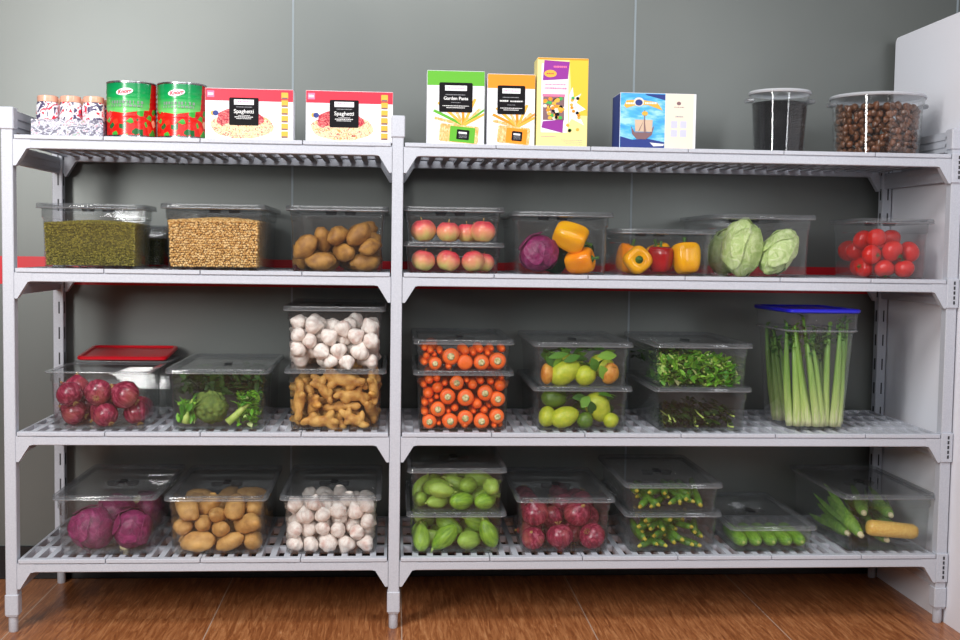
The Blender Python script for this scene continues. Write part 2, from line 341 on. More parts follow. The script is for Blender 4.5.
def sphere_mesh(ax, nu=20, nv=12, fn=None):
    vs = []; fs = []
    vs.append((0, 0, -1)); 
    for j in range(1, nv):
        th = math.pi*j/nv
        for i in range(nu):
            ph = 2*math.pi*i/nu; vs.append((math.sin(th)*math.cos(ph), math.sin(th)*math.sin(ph), -math.cos(th)))
    vs.append((0, 0, 1)); L = len(vs)-1
    for i in range(nu): fs.append((0, 1+(i+1) % nu, 1+i)); fs.append((L, L-nu+i, L-nu+(i+1) % nu))
    for j in range(nv-2):
        for i in range(nu):
            a = 1+j*nu; fs.append((a+i, a+(i+1) % nu, a+nu+(i+1) % nu, a+nu+i))
    out = []
    for p in vs:
        q = Vector(p); k = fn(q) if fn else 1
        if isinstance(k, Vector): out.append(tuple(k))
        else: out.append((q.x*ax[0]*k, q.y*ax[1]*k, q.z*ax[2]*k))
    return out, fs
def blob(ax, amp=.08, freq=1.6, seed=0, nu=20, nv=12, fn=None):
    o = Vector((seed*3.1, seed*1.7, seed*.9))
    def g(q):
        k = 1+amp*noise.noise(q*freq+o)
        return k*(fn(q) if fn else 1)
    return sphere_mesh(ax, nu, nv, g)

# poses of the heaped produce (mm, centi-radians, percent scale)
SIM = json.loads('{"pot4":[[-73,124,29,32,-4,29,106],[-27,250,29,49,6,8,106],[77,245,25,-16,2,16,95],[102,93,30,84,6,165,110],[49,299,31,-82,9,9,111],[38,57,32,0,-49,-8,93],[-58,61,31,119,-11,-16,111],[-107,246,28,-118,22,154,92],[80,301,87,146,49,6,107],[23,107,26,120,11,313,92],[-35,304,46,-228,-103,-18,95],[6,70,69,85,32,215,88],[97,166,69,31,16,119,108],[-26,191,45,-16,-75,-305,110],[-103,77,77,-210,18,123,93],[69,172,24,-9,8,130,89],[-103,170,76,-65,21,147,103],[28,219,67,-131,-21,259,108],[-90,179,24,-265,-4,75,88],[84,73,87,-97,29,242,110],[-46,83,85,211,24,181,98],[8,147,60,-202,17,59,102],[-93,297,55,-157,8,-63,87],[88,247,80,-9,-259,27,95],[-75,243,79,137,-7,-31,101],[-34,152,105,112,50,308,93],[-18,206,117,-62,303,14,105],[46,158,110,210,-13,139,111],[102,128,126,25,17,146,104],[-85,151,135,207,-38,-8,93],[-103,207,124,-82,-89,-92,89],[-3,287,121,-257,-64,83,112],[-75,300,103,-293,16,29,96],[-1,77,115,-26,24,125,85],[-92,81,133,-16,-35,213,111],[79,263,138,12,-13,-262,111],[-78,252,135,211,11,-17,101],[49,82,140,34,49,-161,107],[-33,105,142,-134,-68,-44,94],[98,209,124,7,-97,-279,93],[-26,446,27,49,-6,111,98],[39,414,24,-49,-6,-16,89],[76,363,32,117,-22,5,107],[-18,366,25,84,-9,48,92],[21,358,69,312,-16,12,85],[-46,388,65,-307,-3,86,98],[-89,452,30,26,-24,80,104],[74,466,27,-13,6,311,101],[-95,376,27,175,12,93,96],[105,415,47,0,-185,57,93],[-46,454,74,-8,2,74,89],[-106,402,76,-140,-15,-153,96],[37,441,69,5,294,-2,103]],"pot2":[[-90,222,25,-7,9,-47,91],[83,83,29,-1,-10,40,104],[85,194,28,-13,-6,-46,102],[-47,59,29,83,-10,-11,100],[17,73,59,-219,8,-97,98],[-51,251,54,-41,31,-13,100],[30,248,26,-266,-8,52,92],[51,143,31,-120,13,-25,107],[23,250,77,118,-27,56,87],[95,249,55,179,112,20,111],[-43,120,31,-49,7,12,111],[70,113,84,162,3,1,107],[-106,157,30,-76,47,145,89],[91,170,87,55,-71,7,99],[-34,180,24,-32,-4,-271,86],[98,61,77,118,-40,70,85],[-93,192,67,-32,31,-49,89],[63,63,117,-88,-66,58,100],[-94,58,73,-62,-80,-17,98],[25,192,70,-14,127,210,103],[-36,207,90,-10,84,-111,105],[-89,125,83,57,-1,82,102],[1,68,111,272,-38,96,93],[72,216,127,-47,-29,-29,110],[-46,91,100,49,113,117,90],[-8,137,92,39,205,-154,104],[92,398,27,-16,2,-86,98],[-50,405,30,49,6,47,109],[18,359,24,298,2,-122,87],[-86,325,31,-194,-13,-247,108]],"gar4":[[109,56,25,157,163,-150,97],[17,147,21,-16,2,153,88],[48,60,25,271,-20,-141,105],[108,225,25,-93,-80,111,97],[-103,174,25,-13,-8,-109,107],[-58,55,24,-233,16,114,94],[-51,217,26,7,14,65,109],[-20,107,24,-2,-15,8,102],[-107,55,23,0,-48,-225,96],[-107,226,22,-16,302,66,93],[107,175,22,299,4,123,93],[66,197,21,-47,10,-39,86],[-2,189,25,-136,292,-34,94],[104,196,67,40,-50,25,110],[69,229,49,198,-5,9,89],[-86,226,62,48,21,117,93],[-110,123,22,-67,51,174,89],[63,150,25,-157,22,179,97],[104,136,54,-20,-1,133,106],[-7,56,28,-250,107,-52,108],[-108,54,72,183,-63,219,97],[84,100,24,-280,26,66,98],[12,124,62,-6,297,-41,105],[38,108,22,-196,-21,90,87],[28,225,26,179,-88,-176,97],[109,87,62,91,-61,-193,90],[-50,164,26,189,65,-42,101],[-106,181,74,33,-9,44,100],[37,213,80,-69,300,-65,102],[103,161,110,231,44,41,108],[107,113,99,79,-105,-240,95],[-69,101,23,51,-80,2,90],[-106,102,82,-95,108,16,100],[63,104,72,102,-203,14,109],[67,163,71,-105,14,159,86],[23,54,70,178,46,-187,94],[-49,126,62,141,53,-179,102],[78,52,63,129,272,-70,90],[-13,223,63,-27,-278,-65,106],[58,139,109,-5,-115,-301,91],[-106,223,109,-169,57,-88,105],[109,55,99,197,29,183,95],[-60,108,114,-77,61,-145,101],[-84,142,92,-34,2,-161,91],[107,225,109,12,43,162,95],[25,166,87,-16,197,-256,96],[-65,76,68,17,71,-271,99],[-2,223,112,-298,-24,-23,105],[-77,57,113,11,48,202,106],[-21,95,87,-198,-88,176,93],[67,225,134,-200,-35,-141,96],[75,82,124,-43,7,217,107],[48,117,155,-82,239,-132,107],[43,184,126,75,54,125,93],[24,91,106,78,212,170,104],[-24,51,75,59,80,186,85],[-53,229,91,113,-220,13,85],[-106,173,121,23,313,-22,97],[19,161,165,311,-66,-77,105],[-73,227,148,-169,9,-283,94],[98,124,147,171,-19,-39,96],[13,136,123,174,-225,20,92],[-18,170,65,-267,-82,-35,99],[-24,57,118,36,-19,-92,94],[61,190,168,179,45,-187,94],[-108,70,148,39,-69,-131,95],[-87,183,169,-98,70,252,109],[22,52,134,-181,85,-22,92],[-25,140,100,-255,36,163,86],[106,194,147,-306,44,20,100],[62,52,158,-220,-12,-97,86],[-106,121,132,168,-73,150,107],[110,93,181,171,-25,105,90],[23,223,156,213,-5,-128,101],[-8,73,169,-67,-30,-290,102],[-56,102,165,216,-52,-27,101],[108,55,151,41,-231,-103,96],[-85,56,190,1,8,-289,100],[-18,100,133,-118,-187,-22,88],[-52,54,155,13,-23,260,92],[-7,174,123,49,-171,157,92],[97,222,189,-4,28,291,108],[-53,183,100,207,133,101,109],[-107,228,187,156,-140,17,95],[-27,207,155,-312,30,-4,107],[-23,140,151,179,125,-118,88],[-66,149,138,-23,-236,198,92],[-93,133,179,299,39,-3,94],[57,451,23,0,-16,-309,96],[102,418,25,-70,-267,-23,99],[-105,384,27,-83,99,149,107],[-44,434,23,47,-10,118,97],[-74,471,21,22,43,-272,86],[-21,388,25,308,-47,-15,103],[85,285,25,-7,-14,257,106],[21,295,22,-299,-4,148,94],[-28,280,25,44,-72,-167,100],[-107,279,23,-16,-4,1,95],[37,381,25,0,-83,168,99],[105,367,25,-292,43,-82,103],[-68,309,22,7,-14,-253,91],[106,469,25,-157,-22,-208,98],[16,423,23,-110,-62,48,90],[-109,334,22,-81,16,-299,87],[-105,436,26,-83,-99,-120,101],[-3,341,25,-157,67,94,97],[-2,468,27,-70,-267,-12,108],[-63,357,26,-157,22,106,98]],"garU":[[91,114,26,-47,-10,150,106],[-11,53,21,36,-32,-122,87],[111,225,23,1,148,-46,87],[-109,227,22,-39,-285,68,89],[-108,147,24,-118,21,-50,93],[-106,94,27,-118,21,-116,107],[14,97,27,269,-16,-2,110],[111,69,22,-122,-157,113,86],[-10,225,23,43,-294,-52,95],[-34,177,26,-8,-14,121,108],[65,226,22,-15,-303,-111,93],[36,52,22,70,-267,82,89],[-84,186,23,0,195,18,90],[4,146,46,-3,28,-32,101],[-107,173,63,-50,31,-23,98],[-40,54,55,115,247,51,97],[-60,226,25,11,101,-208,98],[-107,224,66,12,-2,-224,97],[-109,125,66,-53,-36,-139,90],[74,59,53,24,38,24,110],[11,55,61,297,14,116,96],[26,224,54,-55,-9,-102,102],[83,182,24,196,21,-253,94],[53,111,61,-19,9,-18,104],[25,86,95,-23,-40,291,94],[104,155,60,8,307,45,109],[105,101,76,184,18,-231,109],[-62,96,56,147,276,13,100],[-68,145,49,-51,12,-15,93],[-90,225,112,-72,26,17,99],[-108,55,63,-230,-35,137,97],[-61,198,69,69,-52,226,109],[-34,122,23,-5,299,58,98],[108,53,91,-197,-27,52,95],[21,186,22,233,16,8,90],[48,144,23,39,29,-274,94],[60,56,104,99,46,102,97],[-37,223,109,51,-247,126,107],[-72,53,89,-164,79,125,87],[-38,147,86,143,51,134,97],[105,144,113,30,-182,-259,106],[-15,100,70,156,-53,-108,98],[-66,225,154,86,-311,-30,98],[-110,52,109,-306,-96,37,86],[51,163,65,68,212,-91,95],[109,228,68,-15,-111,217,90],[104,89,130,14,54,-220,109],[-9,189,74,265,-2,-154,102],[-92,96,100,-48,62,-144,103],[10,136,97,161,182,-87,109],[64,225,85,-34,-37,167,96],[-107,177,111,-4,44,-45,99],[69,56,152,-284,40,-64,103],[-106,132,136,-254,-65,-73,103],[-12,223,159,32,-212,-163,110],[65,116,105,37,-289,-32,92],[19,224,111,168,43,51,109],[103,181,152,117,-301,34,109],[21,56,132,51,303,79,98],[-18,56,101,-83,72,-148,101],[-103,166,170,-305,11,-81,86],[-46,95,105,-127,-35,-190,89],[103,193,98,-81,-43,-311,102],[34,178,106,231,-101,-66,93],[63,205,128,122,-52,220,94],[-21,54,150,95,65,-202,90],[105,79,183,173,-14,-79,107],[-17,175,124,-48,88,162,107],[-109,84,145,124,-51,-83,92],[102,129,163,-86,125,108,98],[26,187,155,81,67,-20,101],[-109,204,150,-58,-10,-257,88],[-7,99,131,-153,90,-85,100],[107,228,132,105,-63,-260,92],[108,161,200,120,102,-128,96],[57,147,144,202,-112,32,110],[57,225,170,-34,-22,-21,97],[-67,58,139,158,-56,153,106],[-52,124,146,58,66,-174,108],[-99,225,190,-298,-36,50,95],[-66,176,140,-123,-101,-196,105],[14,79,177,243,84,75,110],[40,99,139,-70,214,16,90],[9,138,149,-158,103,-131,88],[103,385,24,39,-29,186,100],[-31,453,25,-157,-22,-284,97],[-88,402,21,13,-10,203,91],[83,449,23,-47,10,233,96],[-98,456,28,158,157,11,110],[-68,350,23,157,22,-252,88],[99,294,27,-230,157,0,106],[-97,292,24,0,119,-225,92],[32,456,25,0,195,-148,97],[31,341,25,13,-10,-102,106],[-48,280,23,-7,14,-174,99],[36,293,22,-157,22,-289,86],[2,416,24,-70,267,-78,98],[50,399,27,-157,-112,166,106]],"ging":[[-48,52,23,-117,-8,-7,101],[113,218,20,-197,8,-146,87],[103,156,58,-93,208,-86,107],[53,252,27,-157,278,-6,88],[-108,206,56,244,15,-163,108],[-110,122,19,292,-2,161,91],[-108,56,89,-54,-145,94,109],[106,87,54,144,48,131,106],[66,142,20,-196,-8,231,87],[-113,120,66,-159,-50,164,91],[-83,233,20,313,6,-60,95],[-68,78,62,-122,-85,-136,113],[-43,248,44,-236,75,3,98],[33,209,25,35,-13,-10,112],[53,49,30,-151,-271,1,90],[107,229,90,-58,-97,152,107],[-74,164,19,15,313,-103,91],[-12,93,29,-147,32,-64,99],[37,110,27,189,-8,-67,114],[-79,113,101,19,218,-209,113],[59,181,66,-265,-21,138,105],[-112,222,98,-1,301,147,82],[-64,202,66,94,-224,-92,99],[50,58,106,-167,3,30,103],[-18,200,53,-102,-44,179,88],[20,78,69,-3,-7,28,107],[-111,168,120,13,-24,148,89],[-36,162,64,10,-92,161,84],[25,55,157,-144,-307,-14,113],[99,217,168,-133,55,205,109],[112,51,133,22,-143,253,91],[23,217,67,33,-15,138,90],[-36,48,123,211,-210,9,83],[-34,235,107,-47,-291,-48,102],[-13,124,71,-14,33,76,98],[-112,86,177,-179,17,-152,94],[-111,248,166,5,-181,152,89],[82,154,164,8,-62,-251,115],[96,109,92,142,-52,-76,82],[37,137,97,-25,13,220,104],[-33,88,129,-81,74,13,100],[53,227,113,-267,-15,-59,111],[-67,164,97,-297,-38,-62,83],[-96,158,158,309,-29,112,106],[110,103,151,137,91,186,93],[80,158,111,-17,250,-195,92],[12,215,140,245,-51,131,104],[-62,209,134,-131,-271,-38,93],[6,121,126,232,-21,-95,97],[-43,246,153,12,48,21,91],[51,196,154,167,-60,143,101],[58,98,153,296,45,-58,95],[-51,131,138,43,278,-46,84],[-14,167,156,-294,-31,-5,107],[71,73,201,-242,-11,-67,105],[-24,221,178,157,2,-216,90],[-22,100,178,-219,0,-22,90],[-66,139,184,98,45,0,81],[51,325,19,-15,1,-298,89],[-91,332,25,-208,-8,214,110],[-80,470,21,-196,-8,-33,91],[80,449,21,-15,1,249,101],[-26,414,20,-81,-308,-48,90],[2,447,19,-234,-6,228,85]],"oni3":[[-85,209,42,249,157,0,99],[91,123,39,40,31,-297,96],[89,204,41,0,-229,152,98],[-91,119,41,-85,-100,99,97],[-91,149,115,7,-5,120,95],[-16,152,42,84,-297,-70,100],[-92,69,105,51,56,-289,94],[47,157,94,-31,198,-143,96],[68,74,103,7,-96,37,105],[-61,222,142,-127,-102,-20,106],[1,223,78,78,-287,-17,100],[12,69,38,46,74,304,91],[90,224,119,238,-24,18,99],[-15,97,107,-78,-112,-67,100],[20,199,155,-41,5,-105,95]],"oni4":[[-8,376,39,-24,45,-161,96],[-88,349,42,-46,-74,-34,102],[-94,67,37,0,85,-188,89],[67,339,37,-73,49,29,89],[85,454,39,0,-85,295,94],[-11,75,42,15,309,57,104],[-88,230,41,-138,157,62,96],[37,141,36,-6,15,191,89],[50,259,44,46,-240,-156,106],[-32,289,40,229,100,-132,95],[-92,147,42,153,67,-171,99],[-14,201,40,0,193,-14,96],[36,455,102,122,85,160,93],[48,111,109,73,52,-21,106],[-89,287,100,-112,-285,-63,101],[-12,456,39,-107,61,234,92],[92,303,102,-167,-99,-99,97],[88,390,93,52,-284,-49,103],[-35,450,142,224,-57,188,105],[-91,454,42,0,139,-82,98],[-87,88,115,-46,1,251,104],[-92,192,110,-1,-103,141,93],[15,323,89,99,54,-142,88],[89,72,42,0,-212,-224,100],[88,190,76,-69,123,-229,103],[20,221,112,-205,20,-169,96],[-91,401,103,51,-284,15,95],[-28,139,89,70,58,303,92]],"tom":[[40,62,31,20,16,-200,96],[-39,224,33,148,-157,-66,99],[8,141,33,157,67,104,99],[-53,162,33,174,-22,-78,97],[-24,61,30,18,277,-109,92],[66,262,33,-58,229,-8,98],[-69,104,31,-139,22,207,91],[-64,193,88,-2,63,193,100],[8,261,59,-31,46,290,99],[-33,117,76,-76,-34,-216,90],[28,205,32,0,-84,79,97],[1,64,88,224,48,104,104],[-7,231,116,-130,-213,-38,103],[64,167,74,-100,22,38,99],[59,229,84,-41,-283,-98,93],[-64,261,87,127,63,215,105],[67,120,32,-228,-80,98,93],[-66,60,75,162,39,42,94],[-3,172,90,-20,-232,-51,94],[-66,137,124,308,-95,-54,97],[65,86,86,-102,-238,109,102],[-45,79,131,-36,-70,-97,93],[45,189,130,30,289,-28,99]],"gouU":[[91,253,24,51,-3,283,82],[90,71,27,86,-1,81,91],[-57,81,24,-17,3,-255,80],[-32,212,27,86,-5,293,89],[19,67,28,-297,2,66,94],[-66,160,27,-86,10,29,90],[31,235,28,-157,-14,192,92],[-90,255,25,-84,-10,9,84],[87,134,27,51,-3,3,89],[-108,100,27,114,37,148,80],[-1,126,26,-86,10,-15,88],[-101,205,42,108,-94,83,93],[9,172,56,116,-254,5,97],[-46,56,66,-24,18,13,85],[40,116,70,-26,10,115,93],[91,186,24,-17,-2,9,82],[-60,116,64,-215,-15,-17,93],[-17,252,58,118,-69,-46,84],[106,71,77,-28,-26,171,84],[81,218,68,19,15,12,101],[86,387,26,17,-2,-299,87],[-55,388,29,17,2,146,98],[57,457,25,-263,7,-19,86],[28,349,28,-51,-308,-85,93]],"gouL":[[-72,117,27,-51,1,-22,92],[47,232,29,-17,-2,199,100],[44,73,30,14,6,79,101],[-81,252,27,-16,4,-301,90],[52,146,29,-82,-6,66,96],[-1,172,28,206,-12,104,91],[-17,122,66,65,42,-47,97],[-12,242,32,-157,-57,146,84],[-104,68,41,-199,-88,163,95],[-54,188,27,-157,14,-169,88],[106,210,26,211,12,150,85],[108,124,24,-157,14,153,81],[100,59,55,-127,-198,13,96],[-94,222,74,-51,-21,222,98],[87,250,81,-164,116,-164,89],[-34,61,42,87,238,10,103],[-23,196,73,20,14,88,93],[68,112,80,1,-274,56,104],[-105,169,41,-231,-97,-121,89],[-15,401,28,157,14,81,94],[63,386,27,-51,7,252,89],[85,457,30,-229,-10,-56,100],[-101,418,26,-229,10,150,88]]}')
HAND = json.loads('{"carU":[[-92,44,212,21,1],[-42,50,239,27,1],[5,48,214,25,0],[57,48,221,25,1],[114,50,226,27,1],[-132,34,218,11,0],[-48,34,205,11,0],[7,37,256,14,0]],"carL":[[-22,46,154,23,1],[-50,48,109,25,1],[7,50,106,27,1],[70,48,121,25,1],[118,47,102,24,1],[-81,47,68,24,1],[-41,48,25,25,1],[7,48,40,25,1],[60,48,20,25,1],[111,47,45,24,1],[-108,46,22,23,1],[-114,40,118,17,0],[-84,40,136,17,0],[31,38,146,15,0],[118,40,143,17,0],[47,40,85,17,0],[-27,35,71,12,0],[70,35,65,12,0],[-124,35,88,12,0],[-124,35,57,12,0],[7,35,9,12,0],[103,33,15,10,0],[-78,31,21,8,0]],"okrU":[[-103,35,143,12],[-66,35,146,12],[-46,35,153,12],[-3,35,158,12],[50,35,171,12],[-117,35,199,12],[69,35,164,12],[28,35,164,12],[97,35,152,12],[-23,35,190,12],[-73,35,193,12]],"okrL":[[-105,35,80,12],[-83,35,99,12],[-54,35,49,12],[-26,35,71,12],[-67,35,72,12],[12,35,27,12],[37,35,36,12],[68,35,78,12],[81,35,61,12],[95,35,1,12],[-47,35,21,12],[-19,35,17,12],[-100,35,8,12],[-5,35,102,12],[69,35,20,12],[-88,35,40,12]],"cuc":[[-87,45,28,22],[-33,45,22,22],[16,46,20,23],[65,44,27,21],[113,45,29,22]],"apU":[[-98,63,144,40],[-16,57,143,34],[44,57,142,34,1],[113,59,145,36]],"apL":[[-93,58,39,35],[-13,59,41,36],[70,59,39,36],[117,55,39,32,1]],"cabp":[[-70,81,79,58],[45,75,85,52],[72,63,34,40]],"pep":[[-80,67,50,44],[-8,63,51,40,1],[76,72,58,49],[-91,47,105,24,2],[22,55,100,32,2]],"lett":[[-55,82,108,59],[60,74,85,51],[-132,67,86,44]],"papU":[[-56,65,185,42],[14,57,172,34],[-120,53,180,30],[103,50,184,27]],"papL":[[-57,60,29,37],[-120,54,31,31],[-90,56,93,33],[73,60,72,37],[109,48,22,25],[16,48,18,25]],"cab4":[[-68,91,60,68],[64,83,61,60]],"corn":[[-60,46,70,23],[131,46,52,23],[-224,42,150,19],[-85,42,45,19],[22,34,8,11]],"broc":[[-33,84,64,61],[-105,37,8,14],[31,37,16,14],[76,46,75,23],[-85,32,57,9],[-46,36,111,13]]}')

# ---------------------------------------------------------------- the room
YW = .607
def plane(name, x0, x1, y0, y1, z0, z1, mat, th=.05):
    b = MB().box(x0, x1, y0, y1, z0, z1); return struct(fixn(b.build(name, mat)))
struct(fixn(MB().box(-3.5, 5.5, -6.5, YW+.1, -.1, 0).build('floor', 'floor')))
struct(fixn(MB().box(-3.5, 5.5, YW, YW+.1, 0, 3.3).build('wall_back', 'wall')))
struct(fixn(MB().box(-3.5, 3.015, YW-.010, YW+.01, 0, .121, bev=.002).build('baseboard_back', 'black')))
struct(fixn(MB().box(-3.5, 3.015, YW-.003, YW+.01, 1.070, 1.169).build('trim_1', 'red')))
for k, x in enumerate((-.43, .810, 2.053, 3.272)):
    struct(fixn(MB().box(x-.0035, x+.0035, YW-.0015, YW+.01, .121, 3.3).build('trim_%d' % (k+2), 'seam')))
# white partition panel on the right, rounded upper back corner
ly = [(-1.4, 0), (-1.4, 2.0155)]
cr = .022
for k in range(7):
    a = math.pi/2*k/6; ly.append((.556-cr+cr*math.sin(a), 2.0155-cr+cr*math.cos(a)))
ly.append((.556, 0))
b = MB(); n = len(ly); vs = [(3.017, y, z) for y, z in ly]+[(3.047, y, z) for y, z in ly]
b.add(vs, [tuple(range(n)), tuple(range(2*n-1, n-1, -1))]+[(i, i+n, (i+1) % n+n, (i+1) % n) for i in range(n)])
struct(fixn(b.build('wall_right', 'panel')))

# ---------------------------------------------------------------- shelving unit
Z = {1: 1.5467, 2: 1.1405, 3: .6338, 4: .2332}
XP = (0.0, 1.188, 2.994); H = 1.63; YB = .549
unit = empty('shelving_unit', (0, 0, 0))
tag(unit, 'light grey plastic shelving unit of two bays and four vented shelves against the wall', 'shelving')
def post(x, yc, front):
    b = MB(); hw = .0175
    b.box(x-hw, x+hw, yc-.018, yc+.018, .05, H-.065, bev=.002)
    b.box(x-.0205, x+.0205, yc-.0205, yc+.0205, .054, .122, bev=.003)     # foot sleeve
    o = fixn(b.build('post', 'shelf')); kid(unit, o)
    c = fixn(MB().box(x-.0215, x+.0215, yc-.022, yc+.022, H-.068, H, bev=.003).build('post_cap', 'shelf')); c.parent = o
    f = MB().lathe([(.0125, 0), (.0145, .004), (.0145, .055)], 16, Matrix.Translation((x, yc, 0))); f = autosmooth(fixn(f.build('foot', 'shelf'))); f.parent = o
    s = MB(); yy = yc+(.018 if False else -.0184)
    if not front:
        for k in range(30):
            z = .16+k*.09
            if z > H-.1: break
            s.box(x+.001, x+.006, yy, yy+.002, z, z+.042)
            s.box(x+.0165, x+.0180, yc-.008, yc+.004, z, z+.042)
            s.box(x-.0180, x-.0165, yc-.008, yc+.004, z, z+.042)
    if not front: s = fixn(s.build('post_slots', 'slot')); s.parent = o
    return o
for x in XP:
    for yc in (.018, YB): post(x, yc, yc < .1)
for i, x in enumerate(XP):      # traverses from front to back post
    for nme, z0, z1 in [('top_rail', H-.072, H-.006)]+[('side_rail', Z[k]-.085, Z[k]-.030) for k in (1, 2, 3)]+[('side_rail', Z[4]-.115, Z[4]-.040)]:
        b = MB().box(x-.009, x+.009, .036, YB-.018, z0, z1)
        for q in (.25, .62): b.box(x-.012, x+.012, .036, YB-.018, z0+(z1-z0)*q, z0+(z1-z0)*q+.01)
        b.box(x-.012, x+.012, .036, .062, z0-.004, z1+.004)
        kid(unit, fixn(b.build(nme, 'shelf')))
GAPS = [[.0205, .288, .58, .893, 1.1675], [1.2085, 1.495, 1.795, 2.108, 2.419, 2.72, 2.9735]]
def plate(x0, x1, zt):
    g = .0012; x0 += g; x1 -= g; y0, y1 = -.003, .572; b = MB(); t = .013; lo = zt-.026
    b.box(x0, x1, y0, y0+.026, zt-t, zt, bev=.0015); b.box(x0, x1, y1-.024, y1, zt-t, zt, bev=.0015)
    w_ = x1-x0; n = max(2, round(w_/.0445)); p = w_/n; bar = .019
    for i in range(n+1):
        c = x0+i*p; a = max(x0, c-bar/2); e = min(x1, c+bar/2)
        b.box(a, e, y0+.026, y1-.024, lo, zt-.0005)
    m_ = 4; L = (y1-.024)-(y0+.026)
    for j in range(1, m_):
        yc = y0+.026+L*j/m_
        for i in range(n):
            b.box(x0+i*p+bar/2, x0+(i+1)*p-bar/2, yc-.011, yc+.011, lo+.004, zt-.001)
    return fixn(b.build('shelf_plate', 'shelf'))
for zk in (1, 2, 3, 4):
    zt = Z[zk]
    for bay in (0, 1):
        xa, xb = XP[bay]+.0185, XP[bay+1]-.0185
        for yf, sgn in ((0.0, 1), (.572, -1)):
            ya, yb = sorted((yf, yf+sgn*.022))
            b = MB().box(xa, xb, ya, yb, zt-.0415, zt-.0155, bev=.002)
            b.box(xa, xb, ya+.004, yb-.004, zt-.0165, zt-.0125)
            o = fixn(b.build('shelf_beam', 'shelf')); kid(unit, o)
            for x0, s in ((xa, 1), (xb, -1)):
                poly = [(x0, zt-.0145), (x0+s*.052, zt-.0145), (x0+s*.052, zt-.040), (x0+s*.040, zt-.0425), (x0+s*.008, zt-.094), (x0, zt-.094)]
                if s < 0: poly = poly[::-1]
                c = fixn(MB().prism(poly, ya-.001, yb+.001).build('corner_bracket', 'shelf')); c.parent = o
        for a, e in zip(GAPS[bay][:-1], GAPS[bay][1:]): kid(unit, plate(a, e, zt))
    # wedge connector boxes with slots on the right end post
    x = XP[2]
    c = fixn(MB().box(x-.0195, x+.0195, -.0065, .03, zt-.092, zt+.004, bev=.002).build('wedge_connector', 'shelf')); kid(unit, c)
    s = MB()
    for q in range(5): s.box(x+.001, x+.007, -.0072, -.005, zt-.080+q*.016, zt-.069+q*.016)
    s = fixn(s.build('connector_slots', 'slot')); s.parent = c

# ---------------------------------------------------------------- food pans
def rrect(x0, x1, y0, y1, z, r, seg=4):
    pts = []
    for cx_, cy_, a0 in ((x1-r, y0+r, -90), (x1-r, y1-r, 0), (x0+r, y1-r, 90), (x0+r, y0+r, 180)):
        for k in range(seg+1):
            a = math.radians(a0+90*k/seg); pts.append((cx_+r*math.cos(a), cy_+r*math.sin(a), z))
    return pts
protos = {}
def pan_mesh(W, D, h, lid, mat='clear'):
    def R(i, z, r): return rrect(-W/2+i, W/2-i, i, D-i, z, r)
    b = MB(); tb = .0215 if h > .1 else .0195
    loops = [R(tb+.005, 0, .016), R(tb, .004, .020), R(.0175, h-.036, .020), R(.0140, h-.033, .021), R(.0135, h-.006, .021)]
    loops2 = [R(.0165, h, .018), R(.0170, h-.032, .018), R(.0205, h-.038, .018), R(tb+.003, .007, .018), R(tb+.007, .0035, .014)]
    b.loft(loops, False); n = len(loops[0]); 
    b.add(loops[0], [tuple(range(n-1, -1, -1))]); b.loft(loops2, False); b.add(loops2[-1], [tuple(range(n))])
    body = autosmooth(fixn(b.build('container_body', mat)), 40)
    f = MB().loft([R(.0135, h-.006, .021), R(.001, h-.005, .022), R(0, h-.003, .022), R(.001, h, .022), R(.0165, h, .018)], False)
    rim = autosmooth(fixn(f.build('rim', 'rim')), 40)
    out = [body, rim]
    if lid:
        l = MB().loft([R(.002, h+.0005, .022), R(.0005, h+.002, .022), R(.0015, h+.009, .022), R(.0035, h+.011, .022), R(.014, h+.011, .02), R(.021, h+.001, .018), R(.03, h+.001, .016)], False)
        l.add(R(.03, h+.001, .016), [tuple(range(n))])
        l = autosmooth(fixn(l.build('lid', 'lid')), 40)
        hd = MB(); cy_ = D*.5
        for sx in (-1, 1): hd.loft([rrect(sx*.032-.020, sx*.032+.020, cy_-.022, cy_+.022, h+.0008, .012), rrect(sx*.032-.016, sx*.032+.016, cy_-.018, cy_+.018, h-.010, .010)], False)
        hd.box(-.012, .012, cy_-.026, cy_+.026, h+.0015, h+.006, bev=.002)
        hd = autosmooth(fixn(hd.build('lid_handle', 'lidslot')), 40); hd.parent = l
        kids.setdefault(l.name, []).append(hd)
        out.append(l)
    return out
YF = .022
def pan(name, xc, zb, h, label, W=.325, D=.55, lid=True, y=YF, group='clear food storage containers', rz=0):
    key = (W, D, h, lid)
    if key not in protos:
        e = empty(name, (xc, y, zb), rz); kid(e, *pan_mesh(W, D, h, lid)); protos[key] = e; o = e
    else:
        o = copy_tree(protos[key]); o.location = (xc, y, zb); o.rotation_euler = (0, 0, rz)
        o.name = name
    tag(o, label, 'container', group); return o
PN = 'storage_container'
H2, H15, H1 = .185, .136, .086
X = dict(mung=.234, chick=.613, pot2=.999, app=1.368, cabp=1.719, pep=2.056, lett=2.385, tom=2.822, oni3=.257, broc=.626, garU=.993, ging=.997,
         car=1.406, pap=1.793, her=2.188, cab4=.276, pot4=.622, gar4=.984, gou=1.389, oni4=1.745, okr=2.1, cuc=2.436, corn=2.827)
z2, z3, z4 = Z[2], Z[3], Z[4]
pan(PN, X['mung'], z2, .190, 'lidded clear container of green mung beans on the second shelf', D=.265)
pan(PN, .262, z2, .130, 'small clear container of dark beans behind the mung bean container', D=.25, y=.30)
pan(PN, X['chick'], z2, .196, 'lidded clear container filled with tan chickpeas')
pan(PN, X['pot2'], z2, .196, 'clear container of brown potatoes on the second shelf beside the middle post')
pan(PN, X['app'], z2, .088, 'shallow clear container of apples, the lower of the apple pair')
pan(PN, X['app'], z2+.0935, .106, 'shallow clear container of apples, the upper of the apple pair')
